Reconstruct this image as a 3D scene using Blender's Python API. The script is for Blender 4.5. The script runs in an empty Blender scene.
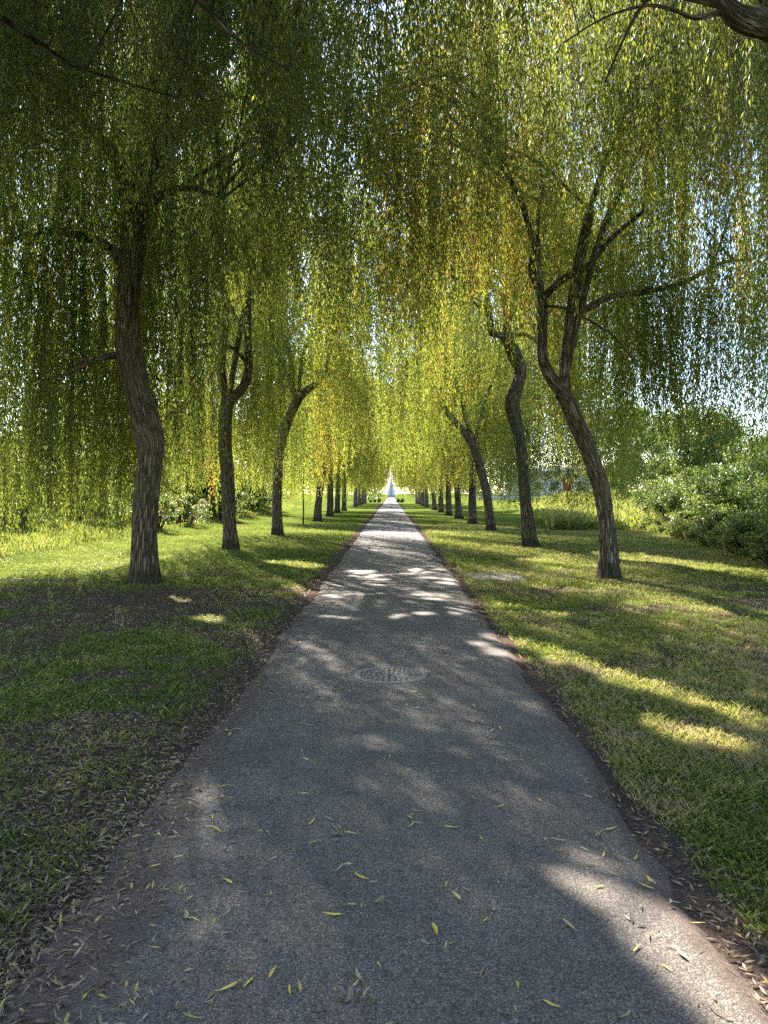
import bpy, math, random
import numpy as np
from mathutils import Vector

rng = np.random.default_rng(7)
random.seed(7)
scene = bpy.context.scene
COL = scene.collection
R = math.radians

# photograph measurements: focal length in pixels, vanishing point, eye height
F, HX, HY, EYE = 796.0, 391.0, 493.5, 1.66
def W(px, py, d):
    return np.array(((px - HX) / F * d, d, EYE - (py - HY) / F * d))

SUN_AZ, SUN_EL = -20.0, 38.0      # degrees, azimuth from +Y clockwise

# ------------------------------------------------------------------ helpers
def tag(o, label=None, cat=None, group=None, kind=None):
    if label: o["label"] = label
    if cat: o["category"] = cat
    if group: o["group"] = group
    if kind: o["kind"] = kind
    return o

def empty(name, loc, label, cat, group=None, rz=0.0):
    o = bpy.data.objects.new(name, None)
    o.empty_display_size = 0.3
    COL.objects.link(o)
    o.location = loc
    o.rotation_euler = (0, 0, rz)
    return tag(o, label, cat, group)

def mesh_np(name, verts, quads=None, tris=None, attrs=None, uv=None, smooth=False):
    """verts (n,3); quads (m,4); tris (k,3); attrs {name: per-face float}; uv per-loop (quads first)"""
    me = bpy.data.meshes.new(name)
    verts = np.asarray(verts, dtype=np.float32)
    quads = np.zeros((0, 4), np.int32) if quads is None else np.asarray(quads, np.int32).reshape(-1, 4)
    tris = np.zeros((0, 3), np.int32) if tris is None else np.asarray(tris, np.int32).reshape(-1, 3)
    nq, nt = len(quads), len(tris)
    me.vertices.add(len(verts)); me.vertices.foreach_set("co", verts.ravel())
    loops = np.concatenate([quads.ravel(), tris.ravel()]).astype(np.int32)
    me.loops.add(len(loops)); me.loops.foreach_set("vertex_index", loops)
    starts = np.concatenate([np.arange(nq) * 4, nq * 4 + np.arange(nt) * 3]).astype(np.int32)
    me.polygons.add(nq + nt); me.polygons.foreach_set("loop_start", starts)
    if smooth:
        me.polygons.foreach_set("use_smooth", np.ones(nq + nt, dtype=bool))
    if uv is not None:
        l = me.uv_layers.new(name="UVMap")
        l.data.foreach_set("uv", np.asarray(uv, np.float32).ravel())
    for k, v in (attrs or {}).items():
        v = np.asarray(v, np.float32)
        a = me.attributes.new(k, 'FLOAT', 'FACE' if len(v) == nq + nt else 'POINT')
        a.data.foreach_set("value", v)
    me.update(calc_edges=True)
    me.validate()
    return me

def obj(name, me, mat, parent=None, loc=None):
    o = bpy.data.objects.new(name, me)
    if mat is not None and len(me.materials) == 0: me.materials.append(mat)
    COL.objects.link(o)
    if parent is not None: o.parent = parent
    if loc is not None: o.location = loc
    return o

def copy_tree(o, parent=None):
    c = o.copy(); COL.objects.link(c)
    if parent is not None: c.parent = parent
    for ch in [x for x in bpy.data.objects if x.parent == o]:
        copy_tree(ch, c)
    return c

# value noise for masks
_perm = rng.random((256, 256))
def vnoise(x, y):
    xi, yi = np.floor(x).astype(int), np.floor(y).astype(int)
    fx, fy = x - xi, y - yi
    fx, fy = fx * fx * (3 - 2 * fx), fy * fy * (3 - 2 * fy)
    g = lambda a, b: _perm[a % 256, b % 256]
    return (g(xi, yi) * (1 - fx) + g(xi + 1, yi) * fx) * (1 - fy) + (g(xi, yi + 1) * (1 - fx) + g(xi + 1, yi + 1) * fx) * fy
def fbm(x, y, o=3):
    s, a, t = 0, 1.0, 0
    for k in range(o):
        s = s + a * vnoise(x * 2 ** k + 13.7 * k, y * 2 ** k + 5.3 * k); t += a; a *= 0.55
    return s / t
def sstep(a, b, x):
    t = np.clip((x - a) / (b - a), 0, 1)
    return t * t * (3 - 2 * t)

# ------------------------------------------------------------------ materials
def new_mat(name):
    m = bpy.data.materials.new(name); m.use_nodes = True
    nt = m.node_tree; nt.nodes.clear()
    out = nt.nodes.new("ShaderNodeOutputMaterial")
    return m, nt, out
def N(nt, typ, **kw):
    n = nt.nodes.new(typ)
    for k, v in kw.items():
        if k.startswith("i_"):
            key = k[2:]
            n.inputs[int(key) if key.isdigit() else key.replace("_", " ")].default_value = v
        else: setattr(n, k, v)
    return n
def ramp(nt, stops, fac=None):
    n = nt.nodes.new("ShaderNodeValToRGB")
    e = n.color_ramp.elements
    while len(e) > 1: e.remove(e[-1])
    e[0].position = stops[0][0]; e[0].color = (*stops[0][1], 1)
    for p, c in stops[1:]:
        q = e.new(p); q.color = (*c, 1)
    if fac is not None: nt.links.new(fac, n.inputs[0])
    return n

def leaf_mat(name, stops, tstops, trans=0.5, rough=0.45, back=(0.13, 0.18, 0.10), backmix=0.35, spec=0.35):
    m, nt, out = new_mat(name)
    L = nt.links.new
    at = N(nt, "ShaderNodeAttribute", attribute_name="tint")
    c = ramp(nt, stops, at.outputs["Fac"])
    t = ramp(nt, tstops, at.outputs["Fac"])
    geo = N(nt, "ShaderNodeNewGeometry")
    mul = N(nt, "ShaderNodeMath", operation='MULTIPLY', i_1=backmix)
    L(geo.outputs["Backfacing"], mul.inputs[0])
    mx = N(nt, "ShaderNodeMix", data_type='RGBA')
    L(mul.outputs[0], mx.inputs[0]); L(c.outputs[0], mx.inputs[6]); mx.inputs[7].default_value = (*back, 1)
    p = N(nt, "ShaderNodeBsdfPrincipled", i_Roughness=rough)
    p.inputs["Specular IOR Level"].default_value = spec
    L(mx.outputs[2], p.inputs["Base Color"])
    tr = N(nt, "ShaderNodeBsdfTranslucent"); L(t.outputs[0], tr.inputs[0])
    ms = N(nt, "ShaderNodeMixShader", i_0=trans)
    L(p.outputs[0], ms.inputs[1]); L(tr.outputs[0], ms.inputs[2]); L(ms.outputs[0], out.inputs[0])
    return m

M = {}
M["willow"] = leaf_mat("willow_leaf",
    [(0, (0.030, 0.040, 0.017)), (0.45, (0.072, 0.083, 0.024)), (0.75, (0.13, 0.135, 0.028)), (0.9, (0.26, 0.18, 0.03)), (1, (0.22, 0.10, 0.03))],
    [(0, (0.085, 0.115, 0.03)), (0.25, (0.19, 0.225, 0.04)), (0.45, (0.315, 0.36, 0.055)), (0.75, (0.52, 0.53, 0.055)), (0.9, (0.60, 0.40, 0.05)), (1, (0.45, 0.20, 0.05))],
    trans=0.6, rough=0.5, back=(0.115, 0.145, 0.095), backmix=0.55)
M["shrub"] = leaf_mat("shrub_leaf",
    [(0, (0.03, 0.055, 0.015)), (0.5, (0.06, 0.095, 0.022)), (0.8, (0.12, 0.14, 0.04)), (1, (0.25, 0.22, 0.12))],
    [(0, (0.10, 0.18, 0.02)), (0.5, (0.22, 0.30, 0.035)), (0.8, (0.40, 0.42, 0.08)), (1, (0.5, 0.42, 0.2))],
    trans=0.4, rough=0.4, back=(0.09, 0.115, 0.06), backmix=0.5, spec=0.4)
M["grass"] = leaf_mat("grass_blade",
    [(0, (0.058, 0.077, 0.022)), (0.5, (0.115, 0.13, 0.038)), (0.8, (0.22, 0.20, 0.07)), (1, (0.36, 0.29, 0.15))],
    [(0, (0.17, 0.23, 0.04)), (0.5, (0.36, 0.40, 0.07)), (0.8, (0.48, 0.45, 0.10)), (1, (0.48, 0.38, 0.18))],
    trans=0.42, rough=0.5, backmix=0.0)
M["litter"] = leaf_mat("fallen_leaf",
    [(0, (0.08, 0.048, 0.032)), (0.35, (0.17, 0.105, 0.065)), (0.6, (0.60, 0.48, 0.27)), (0.8, (0.80, 0.56, 0.10)), (1, (0.34, 0.40, 0.07))],
    [(0, (0.05, 0.03, 0.02)), (0.35, (0.12, 0.08, 0.04)), (0.6, (0.28, 0.2, 0.09)), (0.8, (0.4, 0.3, 0.05)), (1, (0.25, 0.3, 0.05))],
    trans=0.2, rough=0.55, back=(0.22, 0.165, 0.11), backmix=0.4)

def bark_mat():
    m, nt, out = new_mat("willow_bark"); L = nt.links.new
    uv = N(nt, "ShaderNodeUVMap", uv_map="UVMap")
    mp = N(nt, "ShaderNodeMapping"); L(uv.outputs[0], mp.inputs[0]); mp.inputs["Scale"].default_value = (1, 0.085, 1)
    n1 = N(nt, "ShaderNodeTexNoise", i_Scale=22.0, i_Detail=5.0, i_Roughness=0.65); L(mp.outputs[0], n1.inputs[0])
    v = N(nt, "ShaderNodeTexVoronoi", feature='DISTANCE_TO_EDGE', i_Scale=30.0)
    dist = N(nt, "ShaderNodeMix", data_type='RGBA', blend_type='ADD', i_0=0.06)
    L(mp.outputs[0], dist.inputs[6]); L(n1.outputs["Color"], dist.inputs[7]); L(dist.outputs[2], v.inputs[0])
    vr = ramp(nt, [(0, (0, 0, 0)), (0.28, (1, 1, 1))], v.outputs["Distance"])
    mulh = N(nt, "ShaderNodeMath", operation='MULTIPLY'); L(vr.outputs[0], mulh.inputs[0]); L(n1.outputs[0], mulh.inputs[1])
    col = ramp(nt, [(0.0, (0.022, 0.016, 0.011)), (0.22, (0.13, 0.097, 0.068)), (0.45, (0.26, 0.20, 0.145)), (0.75, (0.34, 0.285, 0.22))], mulh.outputs[0])
    tc = N(nt, "ShaderNodeTexCoord")
    n2 = N(nt, "ShaderNodeTexNoise", i_Scale=1.3, i_Detail=4.0); L(tc.outputs["Object"], n2.inputs[0])
    gr = ramp(nt, [(0.45, (0, 0, 0)), (0.7, (0.55, 0.55, 0.55))], n2.outputs[0])
    mx = N(nt, "ShaderNodeMix", data_type='RGBA'); L(gr.outputs[0], mx.inputs[0]); L(col.outputs[0], mx.inputs[6])
    mx.inputs[7].default_value = (0.13, 0.135, 0.06, 1)
    # damp dark stain with a ragged top round the foot of the trunk
    sx = N(nt, "ShaderNodeSeparateXYZ"); L(tc.outputs["Object"], sx.inputs[0])
    n3 = N(nt, "ShaderNodeTexNoise", i_Scale=7.0, i_Detail=3.0); L(tc.outputs["Object"], n3.inputs[0])
    ad = N(nt, "ShaderNodeMath", operation='MULTIPLY_ADD', i_1=-0.7, i_2=0.38); L(n3.outputs[0], ad.inputs[0])
    ad2 = N(nt, "ShaderNodeMath", operation='ADD'); L(ad.outputs[0], ad2.inputs[0]); L(sx.outputs[2], ad2.inputs[1])
    st = ramp(nt, [(0.22, (0.62, 0.62, 0.62)), (0.42, (0, 0, 0))], ad2.outputs[0])
    mx2 = N(nt, "ShaderNodeMix", data_type='RGBA'); L(st.outputs[0], mx2.inputs[0]); L(mx.outputs[2], mx2.inputs[6])
    mx2.inputs[7].default_value = (0.014, 0.012, 0.010, 1)
    b = N(nt, "ShaderNodeBump", i_Strength=1.0, i_Distance=0.035); L(mulh.outputs[0], b.inputs["Height"])
    p = N(nt, "ShaderNodeBsdfPrincipled", i_Roughness=0.9); p.inputs["Specular IOR Level"].default_value = 0.115
    L(mx2.outputs[2], p.inputs["Base Color"]); L(b.outputs[0], p.inputs["Normal"]); L(p.outputs[0], out.inputs[0])
    return m
M["bark"] = bark_mat()

def ground_mat():
    m, nt, out = new_mat("lawn_soil"); L = nt.links.new
    tc = N(nt, "ShaderNodeTexCoord")
    n1 = N(nt, "ShaderNodeTexNoise", i_Scale=55.0, i_Detail=6.0, i_Roughness=0.7); L(tc.outputs["Object"], n1.inputs[0])
    n2 = N(nt, "ShaderNodeTexNoise", i_Scale=1.1, i_Detail=5.0, i_Roughness=0.6); L(tc.outputs["Object"], n2.inputs[0])
    n3 = N(nt, "ShaderNodeTexNoise", i_Scale=9.0, i_Detail=6.0, i_Roughness=0.7); L(tc.outputs["Object"], n3.inputs[0])
    soil = ramp(nt, [(0.3, (0.04, 0.028, 0.021)), (0.5, (0.10, 0.068, 0.052)), (0.7, (0.19, 0.135, 0.105))], n1.outputs[0])
    gr = ramp(nt, [(0.3, (0.04, 0.055, 0.010)), (0.55, (0.11, 0.14, 0.022)), (0.75, (0.19, 0.20, 0.04))], n1.outputs[0])
    dry = ramp(nt, [(0.3, (0.10, 0.085, 0.04)), (0.7, (0.24, 0.20, 0.11))], n1.outputs[0])
    dm = ramp(nt, [(0.5, (0, 0, 0)), (0.75, (0.5, 0.5, 0.5))], n2.outputs[0])
    g2 = N(nt, "ShaderNodeMix", data_type='RGBA'); L(dm.outputs[0], g2.inputs[0]); L(gr.outputs[0], g2.inputs[6]); L(dry.outputs[0], g2.inputs[7])
    at = N(nt, "ShaderNodeAttribute", attribute_name="dirt")
    ad = N(nt, "ShaderNodeMath", operation='MULTIPLY_ADD', i_1=0.9, i_2=-0.45); L(n3.outputs[0], ad.inputs[0])
    ad2 = N(nt, "ShaderNodeMath", operation='ADD'); L(ad.outputs[0], ad2.inputs[0]); L(at.outputs["Fac"], ad2.inputs[1])
    dr = ramp(nt, [(0.35, (0, 0, 0)), (0.65, (1, 1, 1))], ad2.outputs[0])
    mx = N(nt, "ShaderNodeMix", data_type='RGBA'); L(dr.outputs[0], mx.inputs[0]); L(g2.outputs[2], mx.inputs[6]); L(soil.outputs[0], mx.inputs[7])
    b = N(nt, "ShaderNodeBump", i_Strength=0.9, i_Distance=0.02); L(n1.outputs[0], b.inputs["Height"])
    p = N(nt, "ShaderNodeBsdfPrincipled", i_Roughness=1.0); p.inputs["Specular IOR Level"].default_value = 0.0
    L(mx.outputs[2], p.inputs["Base Color"]); L(b.outputs[0], p.inputs["Normal"]); L(p.outputs[0], out.inputs[0])
    return m
M["ground"] = ground_mat()

def asphalt_mat(name="asphalt", bright=0.74):
    m, nt, out = new_mat(name); L = nt.links.new
    tc = N(nt, "ShaderNodeTexCoord")
    v = N(nt, "ShaderNodeTexVoronoi", i_Scale=170.0); L(tc.outputs["Object"], v.inputs[0])
    v2 = N(nt, "ShaderNodeTexVoronoi", i_Scale=85.0); L(tc.outputs["Object"], v2.inputs[0])
    sep = N(nt, "ShaderNodeSeparateColor"); L(v.outputs["Color"], sep.inputs[0])
    n1 = N(nt, "ShaderNodeTexNoise", i_Scale=0.9, i_Detail=6.0, i_Roughness=0.65); L(tc.outputs["Object"], n1.inputs[0])
    n3 = N(nt, "ShaderNodeTexNoise", i_Scale=140.0, i_Detail=3.0); L(tc.outputs["Object"], n3.inputs[0])
    k = bright
    chips = ramp(nt, [(0, (0.092*k, 0.074*k, 0.060*k)), (0.45, (0.176*k, 0.141*k, 0.113*k)), (0.8, (0.255*k, 0.207*k, 0.168*k)), (1, (0.40*k, 0.33*k, 0.275*k))], sep.outputs[0])
    gap = ramp(nt, [(0.0, (1, 1, 1)), (0.55, (0.85, 0.85, 0.85)), (0.9, (0.3, 0.3, 0.3))], v2.outputs["Distance"])
    mul = N(nt, "ShaderNodeMix", data_type='RGBA', blend_type='MULTIPLY', i_0=0.6); L(chips.outputs[0], mul.inputs[6]); L(gap.outputs[0], mul.inputs[7])
    wear = ramp(nt, [(0.3, (0.8, 0.8, 0.82)), (0.5, (1.0, 1.0, 1.0)), (0.68, (1.45, 1.38, 1.3))], n1.outputs[0])
    mul2 = N(nt, "ShaderNodeMix", data_type='RGBA', blend_type='MULTIPLY', i_0=1.0); L(mul.outputs[2], mul2.inputs[6]); L(wear.outputs[0], mul2.inputs[7])
    # soil trodden over the ragged margins
    at = N(nt, "ShaderNodeAttribute", attribute_name="dirt")
    n4 = N(nt, "ShaderNodeTexNoise", i_Scale=11.0, i_Detail=6.0, i_Roughness=0.75); L(tc.outputs["Object"], n4.inputs[0])
    ad = N(nt, "ShaderNodeMath", operation='MULTIPLY_ADD', i_1=1.1, i_2=-0.55); L(n4.outputs[0], ad.inputs[0])
    ad2 = N(nt, "ShaderNodeMath", operation='ADD'); L(ad.outputs[0], ad2.inputs[0]); L(at.outputs["Fac"], ad2.inputs[1])
    dr = ramp(nt, [(0.3, (0, 0, 0)), (0.72, (1, 1, 1))], ad2.outputs[0])
    n5 = N(nt, "ShaderNodeTexNoise", i_Scale=55.0, i_Detail=6.0, i_Roughness=0.7); L(tc.outputs["Object"], n5.inputs[0])
    soil = ramp(nt, [(0.3, (0.04, 0.028, 0.021)), (0.5, (0.10, 0.068, 0.052)), (0.7, (0.19, 0.135, 0.105))], n5.outputs[0])
    mx = N(nt, "ShaderNodeMix", data_type='RGBA'); L(dr.outputs[0], mx.inputs[0]); L(mul2.outputs[2], mx.inputs[6]); L(soil.outputs[0], mx.inputs[7])
    hs = N(nt, "ShaderNodeMath", operation='SUBTRACT', i_0=1.0); L(v.outputs["Distance"], hs.inputs[1])
    b = N(nt, "ShaderNodeBump", i_Strength=0.5, i_Distance=0.005); L(hs.outputs[0], b.inputs["Height"])
    p = N(nt, "ShaderNodeBsdfPrincipled", i_Roughness=0.8); p.inputs["Specular IOR Level"].default_value = 0.3
    L(mx.outputs[2], p.inputs["Base Color"]); L(b.outputs[0], p.inputs["Normal"]); L(p.outputs[0], out.inputs[0])
    return m
M["asphalt"] = asphalt_mat()

def rough_mat(name, c0, c1, scale=12.0, rough=0.85, bump=0.01, metallic=0.0):
    m, nt, out = new_mat(name); L = nt.links.new
    tc = N(nt, "ShaderNodeTexCoord")
    n = N(nt, "ShaderNodeTexNoise", i_Scale=scale, i_Detail=6.0, i_Roughness=0.7); L(tc.outputs["Object"], n.inputs[0])
    c = ramp(nt, [(0.3, c0), (0.7, c1)], n.outputs[0])
    b = N(nt, "ShaderNodeBump", i_Strength=0.7, i_Distance=bump); L(n.outputs[0], b.inputs["Height"])
    p = N(nt, "ShaderNodeBsdfPrincipled", i_Roughness=rough, i_Metallic=metallic)
    L(c.outputs[0], p.inputs["Base Color"]); L(b.outputs[0], p.inputs["Normal"]); L(p.outputs[0], out.inputs[0])
    return m
M["slab"] = rough_mat("worn_concrete", (0.08, 0.068, 0.055), (0.34, 0.30, 0.26), 9.0, 0.85, 0.02)
M["cover"] = rough_mat("worn_iron_cover", (0.13, 0.103, 0.083), (0.29, 0.232, 0.185), 30.0, 0.75, 0.01)
M["cover_dark"] = rough_mat("cover_seam", (0.03, 0.026, 0.023), (0.06, 0.05, 0.043), 30.0, 0.9, 0.005)
M["white"] = rough_mat("white_render", (0.68, 0.69, 0.7), (0.8, 0.8, 0.8), 3.0, 0.7, 0.002)
M["roof"] = rough_mat("grey_roof", (0.22, 0.24, 0.27), (0.32, 0.34, 0.38), 2.0, 0.6, 0.004)
M["red"] = rough_mat("red_paint", (0.36, 0.008, 0.015), (0.44, 0.012, 0.02), 5.0, 0.5, 0.001)
M["pane"] = rough_mat("dark_pane", (0.05, 0.06, 0.08), (0.09, 0.10, 0.13), 1.0, 0.12, 0.0)
M["wood"] = rough_mat("weathered_timber", (0.10, 0.075, 0.05), (0.22, 0.17, 0.12), 20.0, 0.85, 0.004)
M["post"] = rough_mat("dark_post", (0.04, 0.04, 0.045), (0.08, 0.08, 0.085), 8.0, 0.6, 0.002)

# ------------------------------------------------------------------ geometry builders
def catmull(pts, n_per):
    """pts (k,4): x y z r  ->  resampled smooth polyline"""
    P = np.asarray(pts, float)
    if len(P) < 3:
        t = np.linspace(0, 1, max(2, n_per + 1))[:, None]
        return P[0] * (1 - t) + P[-1] * t
    Q = np.vstack([2 * P[0] - P[1], P, 2 * P[-1] - P[-2]])
    out = []
    for i in range(1, len(Q) - 2):
        t = np.linspace(0, 1, n_per, endpoint=False)[:, None]
        a, b, c, d = Q[i - 1], Q[i], Q[i + 1], Q[i + 2]
        out.append(0.5 * ((2 * b) + (-a + c) * t + (2 * a - 5 * b + 4 * c - d) * t ** 2 + (-a + 3 * b - 3 * c + d) * t ** 3))
    out.append(P[-1:]); r = np.vstack(out)
    r[:, 3] = np.maximum(r[:, 3], 0.002)
    return r

class Tubes:
    def __init__(s): s.v, s.q, s.uv, s.n = [], [], [], 0
    def add(s, line, seg=8, wob=0.0, flare=0.0, seed=0):
        line = np.asarray(line, float); k = len(line)
        T = np.gradient(line[:, :3], axis=0); T /= np.linalg.norm(T, axis=1)[:, None] + 1e-9
        ref = np.array((1., 0, 0)) if abs(T[0, 0]) < 0.8 else np.array((0, 1., 0))
        u = ref - T[0] * (ref @ T[0]); u /= np.linalg.norm(u)
        th = np.linspace(0, 2 * np.pi, seg, endpoint=False)
        s0 = np.concatenate([[0], np.cumsum(np.linalg.norm(np.diff(line[:, :3], axis=0), axis=1))])
        rings = []
        for i in range(k):
            u = u - T[i] * (u @ T[i]); u /= np.linalg.norm(u); w = np.cross(T[i], u)
            r = line[i, 3] * np.ones(seg)
            if wob:
                r = r * (1 + wob * (vnoise(np.cos(th) * 1.5 + 7 + seed * 3.1, s0[i] * 1.6 + np.sin(th) * 1.5 + 20) - 0.5) * 2)
            if flare:
                f = flare * math.exp(-s0[i] / 0.26)
                r = r * (1 + f * (0.35 + 0.9 * np.cos(th * 2.5 + seed) ** 2))
            rings.append(line[i, :3] + np.outer(np.cos(th) * r, u) + np.outer(np.sin(th) * r, w))
        V = np.vstack(rings); base = s.n
        i, j = np.meshgrid(np.arange(k - 1), np.arange(seg), indexing='ij')
        j2 = (j + 1) % seg
        q = np.stack([i * seg + j, i * seg + j2, (i + 1) * seg + j2, (i + 1) * seg + j], -1).reshape(-1, 4) + base
        rr = max(line[:, 3].mean(), 0.02); cu = 2 * np.pi * rr
        ju = np.stack([j / seg, (j + 1) / seg, (j + 1) / seg, j / seg], -1).reshape(-1, 4) * cu
        vv = np.stack([s0[i], s0[i], s0[i + 1], s0[i + 1]], -1).reshape(-1, 4)
        s.v.append(V); s.q.append(q); s.uv.append(np.stack([ju, vv], -1).reshape(-1, 2)); s.n += len(V)
        return s
    def mesh(s, name):
        return mesh_np(name, np.vstack(s.v), np.vstack(s.q), uv=np.vstack(s.uv), smooth=True)

def unit(v): return v / (np.linalg.norm(v, axis=-1, keepdims=True) + 1e-9)

def leaves_mesh(name, P, D, S, L, Wd, tint, fold=0.18, curl=0.0):
    """lance-shaped leaves: one folded quad each"""
    n = len(P); D, S = unit(D), unit(S)
    Nn = np.cross(D, S)
    L, Wd = L[:, None], Wd[:, None]
    mid = P + D * L * 0.42
    up = Nn * Wd * fold
    tip = P + D * L + Nn * L * curl
    V = np.stack([P, mid + S * Wd * 0.5 + up, tip, mid - S * Wd * 0.5 + up], 1).reshape(-1, 3)
    q = np.arange(n * 4).reshape(-1, 4)
    return mesh_np(name, V, q, attrs={"tint": tint})

# ------------------------------------------------------------------ willow
CROWN_STATS = []
def strands_from(anchors, zbot_fn, rg, leaf_l, leaf_w, per_m, tint_clump, out_dir, dens=1.0):
    """anchors (n,3) strand tops; returns leaf arrays"""
    Ps, Ds, Ss, Ls, Ws, Ts = [], [], [], [], [], []
    for a, tc, od in zip(anchors, tint_clump, out_dir):
        zb = zbot_fn(a)
        ln = a[2] - zb
        if ln < 0.6: ln = 0.6 + rg.random() * 0.8
        ln = min(ln, 9.0)
        n = int(ln * per_m)
        if n < 4: continue
        t = np.sort(rg.random(n))
        arch = 0.25 + 0.35 * rg.random()
        ph, am = rg.random(2) * 6.28, 0.05 + 0.10 * rg.random()
        off = np.stack([
            od[0] * arch * (1 - np.exp(-t * ln / 0.6)) + am * np.sin(t * ln * 1.1 + ph[0]) * t,
            od[1] * arch * (1 - np.exp(-t * ln / 0.6)) + am * np.sin(t * ln * 1.3 + ph[1]) * t,
            -t * ln + 0.12 * np.exp(-t * ln / 0.3)], 1)
        P = a + off
        th = rg.random(n) * 6.283
        # a strand may fork into short side shoots
        side = rg.random(n) ** 2 * 0.075
        P[:, 0] += np.cos(th) * side; P[:, 1] += np.sin(th) * side
        tilt = 0.10 + rg.random(n) ** 1.3 * 0.58
        D = np.stack([np.cos(th) * np.sin(tilt), np.sin(th) * np.sin(tilt), -np.cos(tilt)], 1)
        S = np.cross(D, rg.normal(size=(n, 3)))
        Ps.append(P); Ds.append(D); Ss.append(S)
        L = leaf_l * (0.65 + 0.6 * rg.random(n)) * (1 - 0.35 * t)
        Ls.append(L); Ws.append(leaf_w * (0.75 + 0.5 * rg.random(n)) * (1 - 0.25 * t))
        Ts.append(np.clip(tc + rg.normal(size=n) * 0.07 + 0.10 * (rg.random(n) < 0.05), 0, 1))
    return [np.concatenate(x) for x in (Ps, Ds, Ss, Ls, Ws, Ts)]

# openings in the canopy, given by the sunlit patches they let through to the ground: x0 y0 x1 y1 radius
_sr = random.Random(5)
OPENINGS = [(.9, 3.3, 1.25, 2.3, .24), (1.3, 3.1, 1.5, 2.8, .14), (1.3, 9.1, 2.75, 5.6, .18), (2.0, 5.5, 2.6, 4.6, .15), (4.1, 12.3, 4.7, 11.1, .2), (1.0, 8.5, 1.25, 8.0, .15),
            (2.6, 13.9, 3.6, 13.5, .2), (1.7, 11.6, 2.2, 10.9, .16), (-2.5, 10.4, -2.2, 10.1, .16), (-3.6, 12.5, -3.2, 12.1, .18), (-1.7, 14.0, -1.3, 13.2, .22), (6.2, 21.5, 7.8, 14.5, .7), (3.6, 19.5, 4.6, 18.3, .4),
            (-6.6, 17.5, -6.2, 20.5, .5), (-2.6, 19.0, -1.9, 18.0, .4)]
for _ in range(40):
    _x, _y = _sr.uniform(-1.1, 1.1), _sr.uniform(10.5, 18)
    OPENINGS.append((_x, _y, _x + _sr.uniform(-.1, .3), _y + _sr.uniform(-.3, .3), _sr.uniform(.06, .14)))
_ct = 1 / math.tan(R(SUN_EL)); _sx, _sy = math.sin(R(SUN_AZ)) * _ct, math.cos(R(SUN_AZ)) * _ct
def open_mask(P, base, rg):
    gx_, gy_ = P[:, 0] + base[0] - _sx * P[:, 2], P[:, 1] + base[1] - _sy * P[:, 2]
    keep = np.ones(len(P), bool)
    nz_ = (fbm(gx_ * 2.6 + 3, gy_ * 2.6 + 9, 2) - .5) * .38
    for x0, y0, x1, y1, r_ in OPENINGS:
        dx, dy = x1 - x0, y1 - y0
        t = np.clip(((gx_ - x0) * dx + (gy_ - y0) * dy) / (dx * dx + dy * dy + 1e-9), 0, 1)
        dd_ = np.hypot(gx_ - x0 - t * dx, (gy_ - y0 - t * dy) * .8)
        dd_ = dd_ + nz_
        keep &= ~(dd_ < r_ * (.85 + .35 * rg.random(len(P))))
    return keep

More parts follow.
